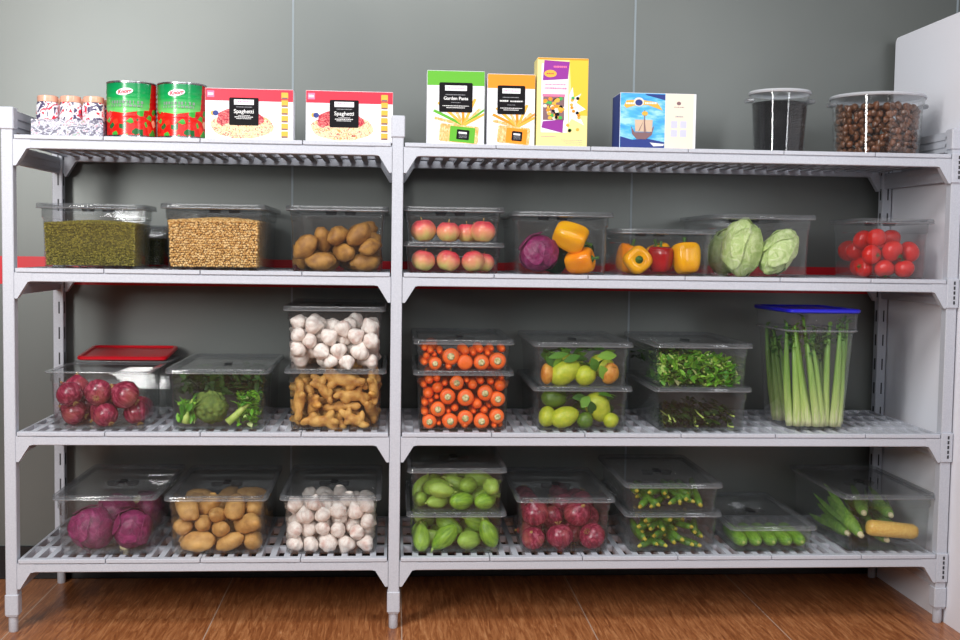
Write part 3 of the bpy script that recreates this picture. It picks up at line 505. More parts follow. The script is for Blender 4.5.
pan(PN, X['cabp'], z2, .190, 'clear container holding a purple cabbage and yellow peppers')
pan(PN, X['pep'], z2, .140, 'low clear container of yellow and red bell peppers')
pan(PN, X['lett'], z2, .192, 'clear container of pale green lettuce heads')
pan(PN, X['tom'], z2, .186, 'narrow clear container of red tomatoes at the right end', W=.246, D=.325)
pan(PN, X['oni3'], z3, H2, 'open clear container of red onions in front of the red lid', D=.30, lid=False)
pan(PN, X['broc'], z3, H2, 'lidded clear container of broccoli and leafy greens')
pan(PN, X['ging'], z3, .188, 'clear container of ginger roots under the garlic container')
pan(PN, X['garU'], z3+.1925, .194, 'clear container of garlic stacked on the ginger container')
pan(PN, X['car'], z3, H2, 'deep clear container of carrots, the lower of the carrot pair')
pan(PN, X['car'], z3+H2+.005, .094, 'shallow clear container of carrots, the upper of the carrot pair')
pan(PN, X['pap'], z3, H15, 'clear container of yellow green fruit, the lower of the fruit pair')
pan(PN, X['pap'], z3+H15+.005, .138, 'clear container of yellow green fruit with leaves, upper of the pair')
pan(PN, X['her'], z3, H15, 'nearly empty clear container with dark greens under the bright leafy greens')
pan(PN, X['her'], z3+H15+.005, .138, 'clear container of bright green cut stems and leaves')
pan(PN, X['cab4'], z4, .184, 'lidded clear container of red cabbages on the bottom shelf')
pan(PN, X['pot4'], z4, .181, 'lidded clear container of yellow potatoes on the bottom shelf')
pan(PN, X['gar4'], z4, .182, 'lidded clear container of garlic on the bottom shelf')
pan(PN, X['gou'], z4, .128, 'clear container of green gourds, the lower of the gourd pair')
pan(PN, X['gou'], z4+.133, .138, 'clear container of green gourds, the upper of the gourd pair')
pan(PN, X['oni4'], z4, .174, 'lidded clear container of red onions on the bottom shelf')
pan(PN, X['okr'], z4, .126, 'clear container of yellow tipped baby zucchini, the lower of the pair')
pan(PN, X['okr'], z4+.131, .090, 'shallow clear container of yellow tipped baby zucchini, the upper of the pair')
pan(PN, X['cuc'], z4, .080, 'low clear container of five green cucumbers on the bottom shelf', W=.295)
pan(PN, X['corn'], z4, .183, 'clear container of corn cobs at the right end of the bottom shelf')
# red lid on a container behind the onions
ro = pan(PN, .262, z3, .188, 'clear container with red lid standing behind the open red onion container', D=.225, lid=False, y=.34)
def slab(W, D, z0, t, r=.02, rec=.012):
    def R(i, z): return rrect(-W/2+i, W/2-i, i, D-i, z, max(.004, r-i*.3))
    b = MB().loft([R(.004, z0), R(0, z0+.003), R(0, z0+t-.003), R(.003, z0+t), R(rec, z0+t), R(rec+.004, z0+t-.006), R(.03, z0+t-.006)], False)
    n = len(R(0, 0)); b.add(R(.004, z0), [tuple(range(n-1, -1, -1))]); b.add(R(.03, z0+t-.006), [tuple(range(n))]); return b
l = autosmooth(fixn(slab(.300, .235, 0, .013).build('red_lid', 'redlid')), 40); l.parent = ro; l.location = (.0, -.004, .190); l.rotation_euler = (math.radians(5), 0, 0)
l['label'] = 'opaque red lid with raised edge'
# ---------------------------------------------------------------- celery container
cel = empty('celery_container', (2.590, .04, z3), math.radians(3))
def cboxR(w0, d0, i, z, r=.03): return rrect(-w0/2+i, w0/2-i, i, d0-i, z, r)
W_, D_ = .243, .33
b = MB().loft([cboxR(W_, D_, .034, 0), cboxR(W_, D_, .028, .006), cboxR(W_, D_, .010, .322), cboxR(W_, D_, .002, .334), cboxR(W_, D_, .001, .390)], False)
b2 = [cboxR(W_, D_, .004, .390), cboxR(W_, D_, .005, .336), cboxR(W_, D_, .013, .322), cboxR(W_, D_, .031, .009), cboxR(W_, D_, .037, .004)]
b.loft(b2, False); n = len(b2[0]); b.add(b2[-1], [tuple(range(n))]); b.add(cboxR(W_, D_, .034, 0), [tuple(range(n-1, -1, -1))])
kid(cel, autosmooth(fixn(b.build('container_body', 'clear')), 40))
b = MB().loft([cboxR(W_, D_, .002, .328), cboxR(W_, D_, -.001, .330), cboxR(W_, D_, -.001, .333), cboxR(W_, D_, .002, .335)], False)
kid(cel, autosmooth(fixn(b.build('rim', 'rim')), 40))
lb = slab(W_+.012, D_+.012, .391, .013, .03); l = autosmooth(fixn(lb.build('blue_lid', 'bluelid')), 40); l.location = (0, -.006, 0); kid(cel, l)
tag(cel, 'tall square clear container with blue lid holding celery', 'container')

# ---------------------------------------------------------------- grain fills (nobody could count them)
PHI = (1+5**.5)/2
ICO = [Vector(p).normalized() for p in [(-1, PHI, 0), (1, PHI, 0), (-1, -PHI, 0), (1, -PHI, 0), (0, -1, PHI), (0, 1, PHI), (0, -1, -PHI), (0, 1, -PHI), (PHI, 0, -1), (PHI, 0, 1), (-PHI, 0, -1), (-PHI, 0, 1)]]
ICF = [(0, 11, 5), (0, 5, 1), (0, 1, 7), (0, 7, 10), (0, 10, 11), (1, 5, 9), (5, 11, 4), (11, 10, 2), (10, 7, 6), (7, 1, 8), (3, 9, 4), (3, 4, 2), (3, 2, 6), (3, 6, 8), (3, 8, 9), (4, 9, 5), (2, 4, 11), (6, 2, 10), (8, 6, 7), (9, 8, 1)]
def grains(name, mat, xc, y, zb, W, D, h, H_, r, label, heap=.01):
    b = MB(); rr = random.Random(name)
    tb = .0275
    def half(z): t = z/(H_-.036); return W/2-(tb+(.0215-tb)*t)-r
    def put(x, y_, z):
        s = r*rr.uniform(.85, 1.2); jz = rr.uniform(-.5, .5)*r; x += rr.uniform(-.4, .4)*r; b.add([(x+v_.x*s+rr.uniform(-.2, .2)*r, y_+v_.y*s, z+jz+v_.z*s*rr.uniform(.8, 1.1)) for v_ in ICO], ICF)
    st = r*1.72; nz = int((h-.006)/st)
    def dy(z): return (W/2-half(z))
    for k in range(nz+1):
        z = .008+r+k*st*.98; hw = half(z); o = (k % 2)*st/2; x = -hw+o
        while x <= hw: 
            put(x, dy(z)+rr.uniform(0, .3)*r, z); x += st
        yy_ = dy(z)+o
        while yy_ < D-dy(z):
            put(hw-rr.uniform(0, .3)*r, yy_, z); put(-hw+rr.uniform(0, .3)*r, yy_, z); yy_ += st
    zt = .008+r+nz*st*.98; hw = half(zt); y0 = dy(zt)
    x = -hw
    while x <= hw:
        yy_ = y0
        while yy_ < D-y0:
            u = (x/hw); v_ = (yy_-y0)/(D-2*y0)*2-1
            put(x, yy_, zt+r*.4+heap*(1-u*u)*(1-v_*v_)); yy_ += st
        x += st
    # solid core just inside the grains
    g = r*1.6
    b.loft([rrect(-half(0)+g, half(0)-g, dy(0)+g, D-dy(0)-g, .008, .012), rrect(-hw+g, hw-g, y0+g, D-y0-g, zt-r*.2, .012)], True)
    o = fixn(b.build(name, mat)); o.data.polygons.foreach_set('use_smooth', [True]*len(o.data.polygons)); o.location = (xc, y, zb+.001)
    tag(o, label, 'beans' if 'bean' in name else 'chickpeas', None, 'stuff'); return o
grains('mung_beans', 'mung', X['mung'], YF, z2, .325, .265, .138, .190, .0030, 'olive green mung beans filling the left container on the second shelf', .010)
grains('dark_beans', 'mungdark', .262, .300, z2, .325, .25, .090, .130, .0042, 'dark beans in the small container behind the mung beans', .004)
grains('chickpeas', 'chick', X['chick'], YF, z2, .325, .55, .150, .196, .0043, 'tan chickpeas filling the container in the middle of the left bay', .014)

# ---------------------------------------------------------------- produce prototypes
vault = []
def proto_mesh(vsfs, mats, name, smooth=True, extra=()):
    b = MB().add(*vsfs)
    for e in extra: b.add(e[0], e[1], None, e[2])
    o = b.build(name, mats, smooth=smooth); fixn(o); o.data.polygons.foreach_set('use_smooth', [smooth]*len(o.data.polygons)); 
    me = o.data; bpy.data.objects.remove(o); return me
def inst(name, me, loc, rot=(0, 0, 0), s=1, label=None, cat=None, group=None, parts=()):
    o = link(name, me, None, loc); o.rotation_euler = rot; o.scale = (s, s, s) if not isinstance(s, (tuple, list)) else s
    tag(o, label, cat, group)
    for pn, pm in parts: link(pn, pm, o)
    return o
def potfn(sd):
    def f(q): return 1+.10*noise.noise(q*2.6+Vector((sd, 0, 3)))+.05*math.sin(q.x*2+sd)
    return f
POT = [proto_mesh(blob((1, 1, 1), .16, 1.2, 3+k, 20, 12, potfn(k)), 'potato', 'potato') for k in range(4)]
POTB = []
for me in POT:
    c = me.copy(); c.materials[0] = MT['potato2'].m; POTB.append(c)
def scale_mesh(me, ax):
    c = me.copy()
    for v_ in c.vertices: v_.co = Vector((v_.co.x*ax[0], v_.co.y*ax[1], v_.co.z*ax[2]))
    return c
POTY = [scale_mesh(me, (.054, .029, .027)) for me in POT]; POTB = [scale_mesh(me, (.05, .030, .028)) for me in POTB]
def garlic(sd):
    def g(q):
        ph = math.atan2(q.y, q.x); k = .94+.15*abs(math.cos(ph*3.5+sd))*(1-abs(q.z)**2)+.04*noise.noise(q*2+Vector((sd, 2, 1)))
        z = q.z; neck = max(0, z-.72)/.28
        v_ = Vector((q.x*k, q.y*k, z*.86)); 
        if neck > 0: v_ = Vector((q.x*k*(1-.25*neck)+.05*neck*math.sin(sd), q.y*k*(1-.25*neck), z*.86+neck*.42))
        if z < -.8: v_.z += (-z-.8)*.7
        return v_*.0275
    return proto_mesh(sphere_mesh((1, 1, 1), 35, 16, g), 'garlic', 'garlic_bulb')
GAR = [garlic(k*1.3) for k in range(4)]
def rootcap(r, n=9, L=.006):
    b = MB()
    return b
def simple(fnb, mats, name, smooth=True):
    b = MB(); fnb(b); o = fixn(b.build(name, mats, smooth=smooth)); o.data.polygons.foreach_set('use_smooth', [smooth]*len(o.data.polygons)); me = o.data; bpy.data.objects.remove(o); return me
def onion(sd):
    def g(q):
        k = 1+.03*noise.noise(q*1.5+Vector((sd, 5, 0))); z = q.z; v_ = Vector((q.x*k, q.y*k, z*.9))
        if z > .8: t = (z-.8)/.2; v_ = Vector((q.x*(1-.3*t), q.y*(1-.3*t), z*.9+.22*t*t))
        if z < -.85: v_.z += (-z-.85)*.5
        return v_*.044
    return proto_mesh(sphere_mesh((1, 1, 1), 24, 14, g), 'onion', 'red_onion')
ONI = [onion(k) for k in range(3)]
ONT = simple(lambda b: (b.tube([(0, 0, .042), (.001, 0, .047), (.002, .001, .051), (.004, .002, .055)], [.0080, .0060, .005, .002], 8),
      [b.tube([(.004*math.cos(a), .004*math.sin(a), -.036), (.008*math.cos(a), .008*math.sin(a), -.043), (.012*math.cos(a), .012*math.sin(a), -.045)], [.0012, .0009, .0004], 4) for a in [k*.7 for k in range(9)]]), 'drystem', 'dry_stem')
TOM = [proto_mesh(sphere_mesh((1, 1, 1), 24, 12, lambda q, k=k: Vector((q.x, q.y, q.z*.88-.10*max(0, q.z-.7)*3))*.035*(1+.025*math.cos(5*math.atan2(q.y, q.x)+k)*(1-abs(q.z)))), 'tomato', 'tomato') for k in range(3)]
def calyxm(b, z=.0275, R=.013, n=5):
    for k in range(n):
        a = 2*math.pi*k/n; c, s_ = math.cos(a), math.sin(a)
        b.add([(0, 0, z+.001), (R*.5*c-.0022*s_, R*.5*s_+.0022*c, z+.0015), (R*c, R*s_, z+.003), (R*.5*c+.0022*s_, R*.5*s_-.0022*c, z+.0015), (R*.4*c, R*.4*s_, z-.0005)], [(0, 3, 2, 1), (0, 1, 4), (1, 2, 4), (2, 3, 4), (3, 0, 4)])
    b.tube([(0, 0, z), (.001, 0, z+.006), (.003, 0, z+.010)], [.0018, .0015, .0016], 6)
CAL = simple(calyxm, 'calyx', 'calyx', False)
def gourd(sd):
    def g(q):
        ph = math.atan2(q.z, q.y); k = 1+.05*math.cos(ph*5+sd)*(1-q.x*q.x)+.05*noise.noise(q*3+Vector((sd, 0, 0)))
        tap = 1-.25*max(0, q.x)
        return Vector((q.x*.052, q.y*k*tap*.031, q.z*k*tap*.030))
    return proto_mesh(sphere_mesh((1, 1, 1), 25, 16, g), 'gourd', 'green_gourd')
GOU = [gourd(k) for k in range(3)]
GST = simple(lambda b: b.tube([(.049, 0, 0), (.056, .001, .001), (.062, .003, .002)], [.006, .0035, .003], 7), 'palestalk', 'stem')
def ginger(sd):
    r = random.Random(sd); b = MB(); parts_ = [((0, 0, 0), (.040, .019, .017), 0)]
    for k in range(r.choice([3, 4, 4])):
        x = r.uniform(-.035, .035); a = r.choice([-1, 1])*r.uniform(.6, 1.4); L = r.uniform(.018, .03)
        parts_.append(((x+math.cos(a)*L*.6, math.sin(a)*L*.7, r.uniform(-.006, .006)), (L, .013*r.uniform(.8, 1.15), .013), a))
    parts_.append(((.042, .004, 0), (.022, .013, .013), .3)); parts_.append(((-.042, -.003, 0), (.022, .012, .012), -.4))
    for c, ax, a in parts_:
        vs, fs = blob(ax, .10, 2, r.random()*9, 14, 10); b.add(vs, fs, Matrix.Translation(c) @ Matrix.Rotation(a, 4, 'Z'))
    o = b.build('ginger_root', 'ginger'); md = o.modifiers.new('r', 'REMESH'); md.mode = 'VOXEL'; md.voxel_size = .0032; md.use_smooth_shade = True
    sm = o.modifiers.new('s', 'SMOOTH'); sm.iterations = 3
    me = bpy.data.meshes.new_from_object(o.evaluated_get(bpy.context.evaluated_depsgraph_get())); bpy.data.objects.remove(o)
    me.polygons.foreach_set('use_smooth', [True]*len(me.polygons)); return me
GIN = [ginger(k) for k in range(4)]
SIMMAP = {
 'pot4': (POTY, 'potato', 'potato', X['pot4'], z4, .178, 'yellow potato heaped in the clear container on the bottom shelf', 'potatoes on the bottom shelf', ()),
 'pot2': (POTB, 'potato', 'potato', X['pot2'], z2, .190, 'brown potato heaped in the clear container on the second shelf', 'potatoes on the second shelf', ()),
 'gar4': (GAR, 'garlic_bulb', 'garlic', X['gar4'], z4, .176, 'white garlic bulb heaped in the clear container on the bottom shelf', 'garlic on the bottom shelf', ()),
 'garU': (GAR, 'garlic_bulb', 'garlic', X['garU'], z3+.1925, .165, 'white garlic bulb heaped in the container on top of the ginger', 'garlic stacked above the ginger', ()),
 'ging': (GIN, 'ginger_root', 'ginger', X['ging'], z3, .180, 'knobbly tan ginger root piled in the container under the garlic', 'ginger roots under the garlic', ()),
 'oni3': (ONI, 'red_onion', 'onion', X['oni3'], z3, .148, 'red onion in the open container in front of the red lid', 'red onions in the open container', (('dry_stem', ONT),)),
 'oni4': (ONI, 'red_onion', 'onion', X['oni4'], z4, .172, 'red onion in the lidded container on the bottom shelf', 'red onions on the bottom shelf', (('dry_stem', ONT),)),
 'tom': (TOM, 'tomato', 'tomato', X['tom'], z2, .18, 'red tomato in the narrow clear container at the right end', 'tomatoes at the right end', (('calyx', CAL),)),
 'gouU': (GOU, 'green_gourd', 'gourd', X['gou'], z4+.133, .132, 'small green gourd in the upper of the two gourd containers', 'gourds in the upper container', (('stem', GST),)),
 'gouL': (GOU, 'green_gourd', 'gourd', X['gou'], z4, .124, 'small green gourd in the lower of the two gourd containers', 'gourds in the lower container', (('stem', GST),)),
}
RAD = {'pot4': .022, 'pot2': .022, 'gar4': .02, 'garU': .02, 'ging': .014, 'oni3': .03, 'oni4': .034, 'tom': .03, 'gouU': .026, 'gouL': .026}
heap = {}
for key, rows in SIM.items():
    mes, nm, cat, xc, zb, hmax, lab, grp, parts = SIMMAP[key]
    for k, (x, y, z, ex, ey, ez, s) in enumerate(rows):
        if z/1000+RAD[key] > hmax: continue
        heap.setdefault(key, []).append((xc+x/1000*1.075, y/1000, z/1000, len(sc.collection.objects)))
        o = inst(nm, mes[k % len(mes)], (xc+x/1000*1.075, YF+y/1000-.005, zb+z/1000+.003), (ex/100, ey/100, ez/100), s/100, lab, cat, grp, parts); heap[key][-1] = heap[key][-1][:3]+(o,)

NTH = ['leftmost', 'second from left', 'third from left', 'fourth from left', 'fifth from left', 'sixth from left', 'seventh from left', 'eighth from left', 'ninth from left']
ROW = ['bottom row', 'second row up', 'third row up', 'fourth row up', 'fifth row up']
def rowlabels(items, r, stem, group_hidden, hidden_label):
    # items: (x, depth, z, object); pieces with nothing in front of them get a label of their own
    front = [a for a in items if not any(b is not a and b[1] < a[1]-.3*r and math.hypot(b[0]-a[0], b[2]-a[2]) < 1.15*r for b in items)]
    zs = min(a[2] for a in items); rows_ = {}
    for a in front: rows_.setdefault(min(4, int((a[2]-zs)/(1.75*r))), []).append(a)
    for q, k_ in enumerate(sorted(rows_)):
        for n_, a in enumerate(sorted(rows_[k_], key=lambda t: t[0])):
            a[3]['label'] = '%s, front %s, %s' % (stem, ROW[q], NTH[n_]) if n_ < 9 else '%s, front %s, right end' % (stem, ROW[q])
            if 'group' in a[3]: pass
    for a in items:
        if a not in front: a[3]['label'] = hidden_label; a[3]['group'] = group_hidden
rowlabels(heap['oni3'], .042, 'red onion in the open container', 'red onions behind, open container', 'red onion behind the front layer in the open onion container')
rowlabels(heap['oni4'], .042, 'red onion on the bottom shelf', 'red onions behind, bottom shelf', 'red onion behind the front layer in the bottom shelf onion container')
rowlabels(heap['tom'], .034, 'tomato in the right end container', 'tomatoes behind', 'tomato behind the front layer in the right end container')
rowlabels(heap['pot4'], .030, 'potato on the bottom shelf', 'potatoes behind, bottom shelf', 'potato behind the front layer in the bottom shelf container')
rowlabels(heap['pot2'], .030, 'brown potato on the second shelf', 'potatoes behind, second shelf', 'brown potato behind the front layer in the second shelf container')
rowlabels(heap['gouU'], .032, 'green gourd in the upper gourd container', 'gourds behind, upper container', 'green gourd behind the front layer in the upper gourd container')
rowlabels(heap['gouL'], .032, 'green gourd in the lower gourd container', 'gourds behind, lower container', 'green gourd behind the front layer in the lower gourd container')

# carrots: heads face the front
def carrotm(sd, crown):
    b = MB(); r = random.Random(sd); L = .16; prof = [(.006, -.001), (.62, 0), (.9, .003), (1, .010), (.97, .03), (.86, .07), (.66, .11), (.4, .14), (.16, .157), (.05, L)]
    b.lathe([(q*.025, z) for q, z in prof], 20, Matrix.Rotation(-math.pi/2, 4, 'X'), rmod=lambda a, z: 1+.02*math.sin(3*a+sd)+.012*math.sin(z*700+sd)); return b
CAR = [simple(lambda b, k=k: b.__dict__.update(carrotm(k, 1).__dict__), 'carrot', 'carrot') for k in range(3)]
CRO = simple(lambda b: (b.lathe([(.001, .004), (.010, .003), (.0115, -.001), (.009, -.004), (.006, -.0055), (.001, -.0035)], 12, Matrix.Rotation(-math.pi/2, 4, 'X'))), 'crown', 'crown')
CART = simple(lambda b: b.lathe([(.1, 0), (.4, .003), (.7, .012), (1, .04), (1.25, .08), (1.4, .13), (1.3, .15), (.2, .155)] and [(q*.016, z) for q, z in [(.1, 0), (.5, .003), (.8, .012), (1, .03), (1.15, .08), (1.25, .13), (1.1, .15), (.2, .155)]], 16, Matrix.Rotation(-math.pi/2, 4, 'X')), 'carrot', 'carrot')
rc = random.Random(4)
crowned = {'carU': [], 'carL': []}
for key, zb, hh, zo in (('carU', z3+H2+.005, .094, H2+.005), ('carL', z3, H2, 0)):
    pos = 'upper' if key == 'carU' else 'lower'
    for k, (x, y, z, r, t) in enumerate(HAND[key]):
        z = max(z/1000-zo, r/1000+.005); x = x/1000; x = max(-.136+r/1000, min(.136-r/1000, x))
        if z+r/1000 > hh: z = hh-r/1000-.002
        cr_ = t == 1
        me = CAR[k % 3] if r >= 20 else CART
        s = r/1000/(.025 if r >= 20 else .016)
        lab = 'orange carrot with its cut crown facing out in the %s carrot container' % pos if cr_ else 'orange carrot with its narrow end facing out in the %s carrot container' % pos
        o = inst('carrot', me, (X['car']+x, YF+y/1000-r/1000+.002, zb+z), (rc.uniform(-.04, .02), rc.uniform(-1, 1), rc.uniform(-.08, .08)), (s, 1 if r >= 20 else .9, s), lab, 'carrot', 'crown end carrots in the %s container' % pos if cr_ else 'tip end carrots in the %s container' % pos, (('crown', CRO),) if cr_ else ())
        if cr_: crowned[key].append((X['car']+x, .05, z, o))
    rowlabels(crowned[key], .027, 'crowned carrot in the %s carrot container' % pos, 'x', 'x')
    front = [(x/1000, (z/1000-zo), r/1000) for x, y, z, r, t in HAND[key]]
    gz = .014
    while gz < (.078 if key == 'carU' else .165):
        gx = -.128
        while gx < .127:
            x_, z_ = gx+rc.uniform(-.004, .004), gz+rc.uniform(-.004, .004); dm = min(math.hypot(x_-a, z_-b)-c for a, b, c in front)
            if dm > .0085:
                r_ = min(.016, dm*1.0); front.append((x_, z_, r_)); s = r_/.016
                inst('carrot', CART, (X['car']+x_, YF+.034+rc.uniform(0, .02), zb+max(z_, r_+.005)), (rc.uniform(-.03, .03), rc.uniform(-1, 1), rc.uniform(-.05, .05)), (s, .85, s), 'orange carrot with its narrow end facing out in the %s carrot container' % pos, 'carrot', 'tip end carrots in the %s container' % pos)
            gx += .006
        gz += .006
    n2 = 6 if key == 'carU' else 20                                      # the ones lying behind
    for k in range(n2):
        i, j = k % 5, k//5
        inst('carrot', CAR[k % 3], (X['car']-.10+i*.05, YF+.215+rc.uniform(-.01, .01), zb+.028+j*.042), (0, rc.uniform(-1, 1), rc.uniform(-.1, .1)), .92, 'orange carrot lying behind the front row in the %s carrot container' % pos, 'carrot', 'carrots behind the front row of the %s container' % pos)

# apples
APP = proto_mesh(sphere_mesh((1, 1, 1), 28, 18, lambda q: Vector((q.x*(1-.06*max(0, -q.z)), q.y*(1-.06*max(0, -q.z)), q.z*.9-.35*max(0, q.z-.86)*3+.25*max(0, -q.z-.88)*3))*.036*(1+.015*math.cos(5*math.atan2(q.y, q.x)))), 'apple', 'apple')
APS = simple(lambda b: b.tube([(0, 0, .020), (.001, 0, .030), (.003, 0, .038)], [.0014, .0012, .0016], 6), 'drystem', 'stem')
APL = {'U': ['large pink apple at the left end of the upper apple container', 'pink apple with yellow base, second from left in the upper apple container', 'red striped apple set back, third from left in the upper apple container', 'red apple at the right end of the upper apple container'],
       'L': ['pale pink apple at the left end of the lower apple container', 'yellow and pink apple, second from left in the lower apple container', 'deep red apple, third from left in the lower apple container', 'yellow apple at the right end of the lower apple container']}
for U, zb, hh in (('U', z2+.0935, .106), ('L', z2, .088)):
    for k, row in enumerate(HAND['ap'+U]):
        x, y, z, r = row[:4]; r = r/1000; back = len(row) > 4
        r = {0: .0415, 1: .038, 2: .036, 3: .041}[k] if U == 'U' else {0: .0385, 1: .039, 2: .0385, 3: .034}[k]
        x = ({0: -.096, 1: -.016, 2: .046, 3: .110} if U == 'U' else {0: -.095, 1: -.014, 2: .066, 3: .110})[k]
        xlim = .1385-r; x = max(-xlim, min(xlim, x))
        yy_ = .028+r+(.035 if back else 0)
        inst('apple', APP, (X['app']+x, YF+yy_, zb+.004+r*.90), (rc.uniform(-.25, .25), rc.uniform(-.25, .25), rc.uniform(0, 6)), r/.036, APL[U][k], 'apple', None, (('stem', APS),))
    for k in range(3):
        inst('apple', APP, (X['app']-.09+k*.085, YF+.155+(k % 2)*.012, zb+.004+.0324), (rc.uniform(-.3, .3), rc.uniform(-.3, .3), k), 1, 'pinkish red apple in the back row of the %s apple container' % ('upper' if U == 'U' else 'lower'), 'apple', 'apples in the back row of the %s container' % ('upper' if U == 'U' else 'lower'), (('stem', APS),))

# cabbages and lettuces
def headmesh(ax, amp, freq, sd, mat, name, nu=48, nv=32):
    off = Vector((sd*2.3, sd, 0))
    def g(q):
        a = noise.noise(q*freq+off); c_ = abs(noise.noise(q*freq*1.7+off*2)); return 1+amp*a-amp*.9*max(0, .25-c_)*2
    return proto_mesh(sphere_mesh(ax, nu, nv, g), mat, name)
def leafpatch(b, ax, th0, ph0, rad, lift, sd, ruff=.06, n=12):
    # curled outer leaf lying over a head
    vs = []; fs = []
    base = Vector((math.sin(th0)*math.cos(ph0), math.sin(th0)*math.sin(ph0), math.cos(th0)))
    a = base.cross(Vector((0, 0, 1)) if abs(base.z) < .9 else Vector((1, 0, 0))).normalized(); c_ = base.cross(a)
    for j in range(n):
        rr = rad*j/(n-1)
        for i in range(2*n):
            t = math.pi*i/n; e = 1+.15*math.sin(3*t+sd); d = (base+(a*math.cos(t)+c_*math.sin(t))*math.tan(rr*e)).normalized()
            k = 1+lift+(.10*(j/(n-1))**3)+ruff*(j/(n-1))**2*math.sin(t*7+sd)*.6+.03*noise.noise(d*4+Vector((sd, 0, 0)))
            vs.append((d.x*ax[0]*k, d.y*ax[1]*k, d.z*ax[2]*k))
    for j in range(n-1):
        for i in range(2*n): q = (i+1) % (2*n); fs.append((j*2*n+i, j*2*n+q, (j+1)*2*n+q, (j+1)*2*n+i))
    b.add(vs, fs)
def head(name, cat, label, mat, ax, loc, rot, sd, amp=.06, freq=1.6, patches=4, stub=None, ruff=.05, group=None):
    big = (.95, 1.12) if mat == 'lettuce' else (.55, .8)
    o = inst(name, headmesh(ax, amp, freq, sd, mat, name), loc, rot, 1, label, cat, group)
    r = random.Random(sd); b = MB()
    for k in range(patches): leafpatch(b, ax, r.uniform(.8, 2.0), k*2*math.pi/patches+r.uniform(-.3, .3), r.uniform(*big), .02+.012*k/patches, sd+k, ruff)
    l = b.build('outer_leaves', mat, o, smooth=True)
    md = l.modifiers.new('t', 'SOLIDIFY'); md.thickness = .0012
    if stub:
        s = MB().lathe([(.001, -ax[2]*1.10), (.015, -ax[2]*1.09), (.017, -ax[2]*.98), (.014, -ax[2]*.9)], 14); s = fixn(s.build('cut_stub', 'cabstub', o, smooth=True))
    return o
head('red_cabbage', 'cabbage', 'red cabbage with white stub at the front left of the bottom shelf', 'redcab', (.066, .066, .062), (X['cab4']-.062, YF+.105, z4+.069), (1.0, .75, .0), 1, .03, 1.4, 5, True, .03)
head('red_cabbage', 'cabbage', 'smaller red cabbage at the front right of the bottom shelf cabbage container', 'redcab', (.056, .058, .064), (X['cab4']+.066, YF+.10, z4+.066), (.3, .2, 1), 2, .03, 1.4, 5, True, .03)
head('red_cabbage', 'cabbage', 'red cabbage piled behind the two front ones, left', 'redcab', (.064, .064, .060), (X['cab4']-.018, YF+.235, z4+.084), (.3, .4, 2), 3, .03, 1.4, 4, True, .03)
head('red_cabbage', 'cabbage', 'red cabbage lying at the back right of the bottom shelf cabbage container', 'redcab', (.062, .062, .060), (X['cab4']+.062, YF+.37, z4+.068), (.3, 2.4, 1.2), 4, .03, 1.4, 4, True, .03)
head('red_cabbage', 'cabbage', 'purple cabbage beside the yellow peppers on the second shelf', 'redcab', (.059, .059, .062), (X['cabp']-.070, YF+.098, z2+.068), (.1, .15, .4), 5, .03, 1.4, 5, False, .03)
head('lettuce_head', 'lettuce', 'large upright pale green lettuce head, left in its container', 'lettuce', (.060, .062, .088), (X['lett']-.058, YF+.10, z2+.094), (.1, .12, .4), 6, .11, 2.2, 4, False, .05)
head('lettuce_head', 'lettuce', 'pale green lettuce head leaning over, right in its container', 'lettuce', (.050, .056, .080), (X['lett']+.062, YF+.092, z2+.080), (0, .62, .2), 7, .12, 2.4, 4, False, .05)
head('lettuce_head', 'lettuce', 'pale green lettuce head behind the large upright one', 'lettuce', (.055, .06, .075), (X['lett']-.065, YF+.235, z2+.080), (.2, 0, 1.4), 8, .10, 1.8, 5, False, .05)
head('broccoli_head', 'broccoli', 'round broccoli head in the middle of the broccoli container', 'broccoli', (.056, .054, .052), (X['broc']-.032, YF+.10, z3+.064), (.2, .1, .3), 9, .16, 3.5, 0)

# peppers
def pepperm(mat, sd=0, sx=1):
    prof = [(.05, .030), (.35, .036), (.70, .040), (.95, .032), (1.02, .015), (.98, -.010), (.90, -.035), (.72, -.052), (.42, -.058), (.15, -.052), (.02, -.048)]
    b = MB().lathe([(r*.043, z) for r, z in prof], 36, rmod=lambda a, z: 1+.075*math.cos(4*a+sd)*(1 if z < .03 else .6)+.03*math.cos(a+sd))
    o = fixn(b.build('bell_pepper', mat, smooth=True)); md = o.modifiers.new('s', 'SUBSURF'); md.levels = 1; md.render_levels = 1
    me = bpy.data.meshes.new_from_object(o.evaluated_get(bpy.context.evaluated_depsgraph_get())); bpy.data.objects.remove(o); return me
PST = simple(lambda b: (b.lathe([(.001, .0335), (.013, .034), (.011, .038), (.005, .040), (.0045, .047), (.006, .058), (.001, .0585)], 10)), 'stem', 'stem')
PY, PO, PR, PG = pepperm('yellowpep', .3), pepperm('orangepep', 1.1), pepperm('redpep', .7), pepperm('greenpep', 2)
def pep(me, x, y, z, rot, s, label): return inst('bell_pepper', me, (x, YF+y, z), rot, s, label, 'bell pepper', None, (('stem', PST),))
xc = X['pep']
pep(PY, xc-.082, .088, z2+.050, (math.radians(88), 0, 0), 1.04, 'yellow bell pepper with its green stem facing out')
pep(PR, xc-.004, .090, z2+.060, (.05, .0, .4), (.98, .98, .90), 'red bell pepper between the two yellow ones')
pep(PY, xc+.080, .085, z2+.066, (-.15, .12, 1.0), (1.1, 1.1, 1.05), 'large yellow bell pepper standing at the right of the low container')
pep(PO, xc-.085, .195, z2+.062, (.2, .2, .3), 1, 'orange bell pepper behind the left yellow one')
pep(PY, xc+.018, .200, z2+.064, (-.2, -.25, .9), 1.0, 'yellow bell pepper in the back of the low container')
xc = X['cabp']
